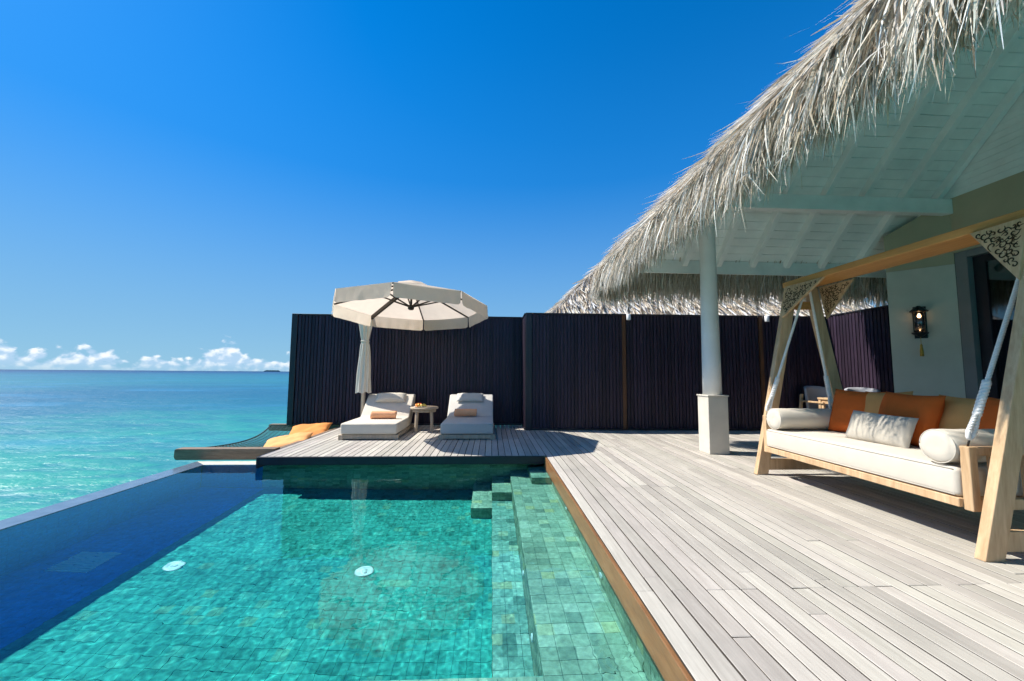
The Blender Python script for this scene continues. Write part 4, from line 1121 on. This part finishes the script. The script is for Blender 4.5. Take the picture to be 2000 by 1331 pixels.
ob('bulb', lathe_me('bulb', [(.008, zt-.205), (.022, zt-.195), (.026, zt-.175), (.018, zt-.15), (.01, zt-.13)], M_bulb, 14, (-.005, -.125)), lt)
tubes('tassel_cord', [[(-.005, -.125, zb+.02), (-.005, -.125, zb-.11)]], .004, M_straw, lt, 6)
ob('tassel', lathe_me('tassel', [(.026, zb-.31), (.024, zb-.22), (.015, zb-.145), (.017, zb-.125), (.008, zb-.105)], M_straw, 18, (-.005, -.125), True, lambda a, z: .12*math.sin(a*9)), lt)

# ---- small cylinder spot lights on the screen battens
for xx, yy, lb in ((2.955, 8.43, 'small white spot light on the brown batten left of the column'), (6.02, 8.385, 'small white spot light on the screen behind the swing')):
    o = ob('spot_light', lathe_me('spot_light', [(.042, 2.36), (.045, 2.365), (.045, 2.485), (.040, 2.49)], M_fixture, 20)); o.location = (xx, yy, 0)
    tag(o, lb, 'spot light', 'spot lights on the back screen')
    box('mount', -.012, .012, .03, .07, 2.41, 2.44, M_fixture, o)

# ---- dining corner: table and armchairs
def armchair(loc, rz, label):
    """faces local -y"""
    t = empty('armchair', (*loc, 0), rz, label, 'armchair', 'terrace armchairs')
    for sx in (-1, 1):
        bar('leg', (sx*.31, -.27, 0), (sx*.31, -.27, .63), .045, .05, M_teak, t, (0, 1, 0), .004)
        bar('leg', (sx*.33, .33, 0), (sx*.31, .24, .80), .045, .055, M_teak, t, (0, 1, 0), .004)
        bar('arm', (sx*.325, -.31, .648), (sx*.325, .26, .655), .07, .034, M_teak, t, (0, 0, 1), .005)
        bar('side_rail', (sx*.31, -.26, .33), (sx*.31, .27, .30), .03, .06, M_teak, t, (0, 0, 1), .003)
    bar('front_rail', (-.29, -.27, .34), (.29, -.27, .34), .03, .06, M_teak, t, (0, 0, 1), .003)
    mt = mattress('seat_cushion', -.285, .285, -.27, .24, .345, .46, M_chair, t, .03)
    V = []; F = []; n = 20; lv = 8                     # curved upholstered back
    for o_ in (0, 1):
        for j in range(lv+1):
            z = .43+.54*j/lv
            for i in range(n+1):
                a = -1.05+2.1*i/n; rr = .36-.05*o_
                rr *= 1; bulge = .012*math.sin(math.pi*j/lv)*(1 if o_ else 1)
                V.append(((rr-bulge*o_)*math.sin(a)*.93, -.02+(rr-bulge*o_)*math.cos(a)*.88+.10*(z-.43), z-(.05*(abs(a)/1.05)**3)*(j/lv)))
    N = (n+1)*(lv+1)
    for j in range(lv):
        for i in range(n):
            a = j*(n+1)+i; F.append((a, a+1, a+n+2, a+n+1)); F.append((N+a, N+a+n+1, N+a+n+2, N+a+1))
    for i in range(n): a = lv*(n+1)+i; F.append((a, a+1, N+a+1, N+a)); F.append((i, N+i, N+i+1, i+1))
    for j in range(lv): a = j*(n+1); F.append((a, a+n+1, N+a+n+1, N+a)); a += n; F.append((a, N+a, N+a+n+1, a+n+1))
    ob('back_shell', me_from('back_shell', V, F, M_chair, True), t)
    return t
armchair((6.95, 8.04), R(4), 'grey teak armchair behind the terrace table, left of the rear swing leg')
armchair((7.02, 7.15), R(-20), 'grey teak armchair by the back screen, right of the rear swing leg')
armchair((6.55, 4.95), R(200), 'dark-backed armchair in front of the villa doors')
dt = empty('terrace_table', (7.02, 7.60, 0), 0, 'small pale teak table beside the grey armchairs', 'table')
box('table_top', -.40, .40, -.25, .25, .715, .75, M_teak, dt, .005)
for sx in (-1, 1):
    box('apron', sx*.36-.012, sx*.36+.012, -.20, .20, .635, .714, M_teak, dt)
    box('apron', -.34, .34, sx*.22-.012, sx*.22+.012, .635, .714, M_teak, dt)
    for sy in (-1, 1): box('leg', sx*.36-.03, sx*.36+.03, sy*.21-.03, sy*.21+.03, 0, .7135, M_teak, dt, .003)
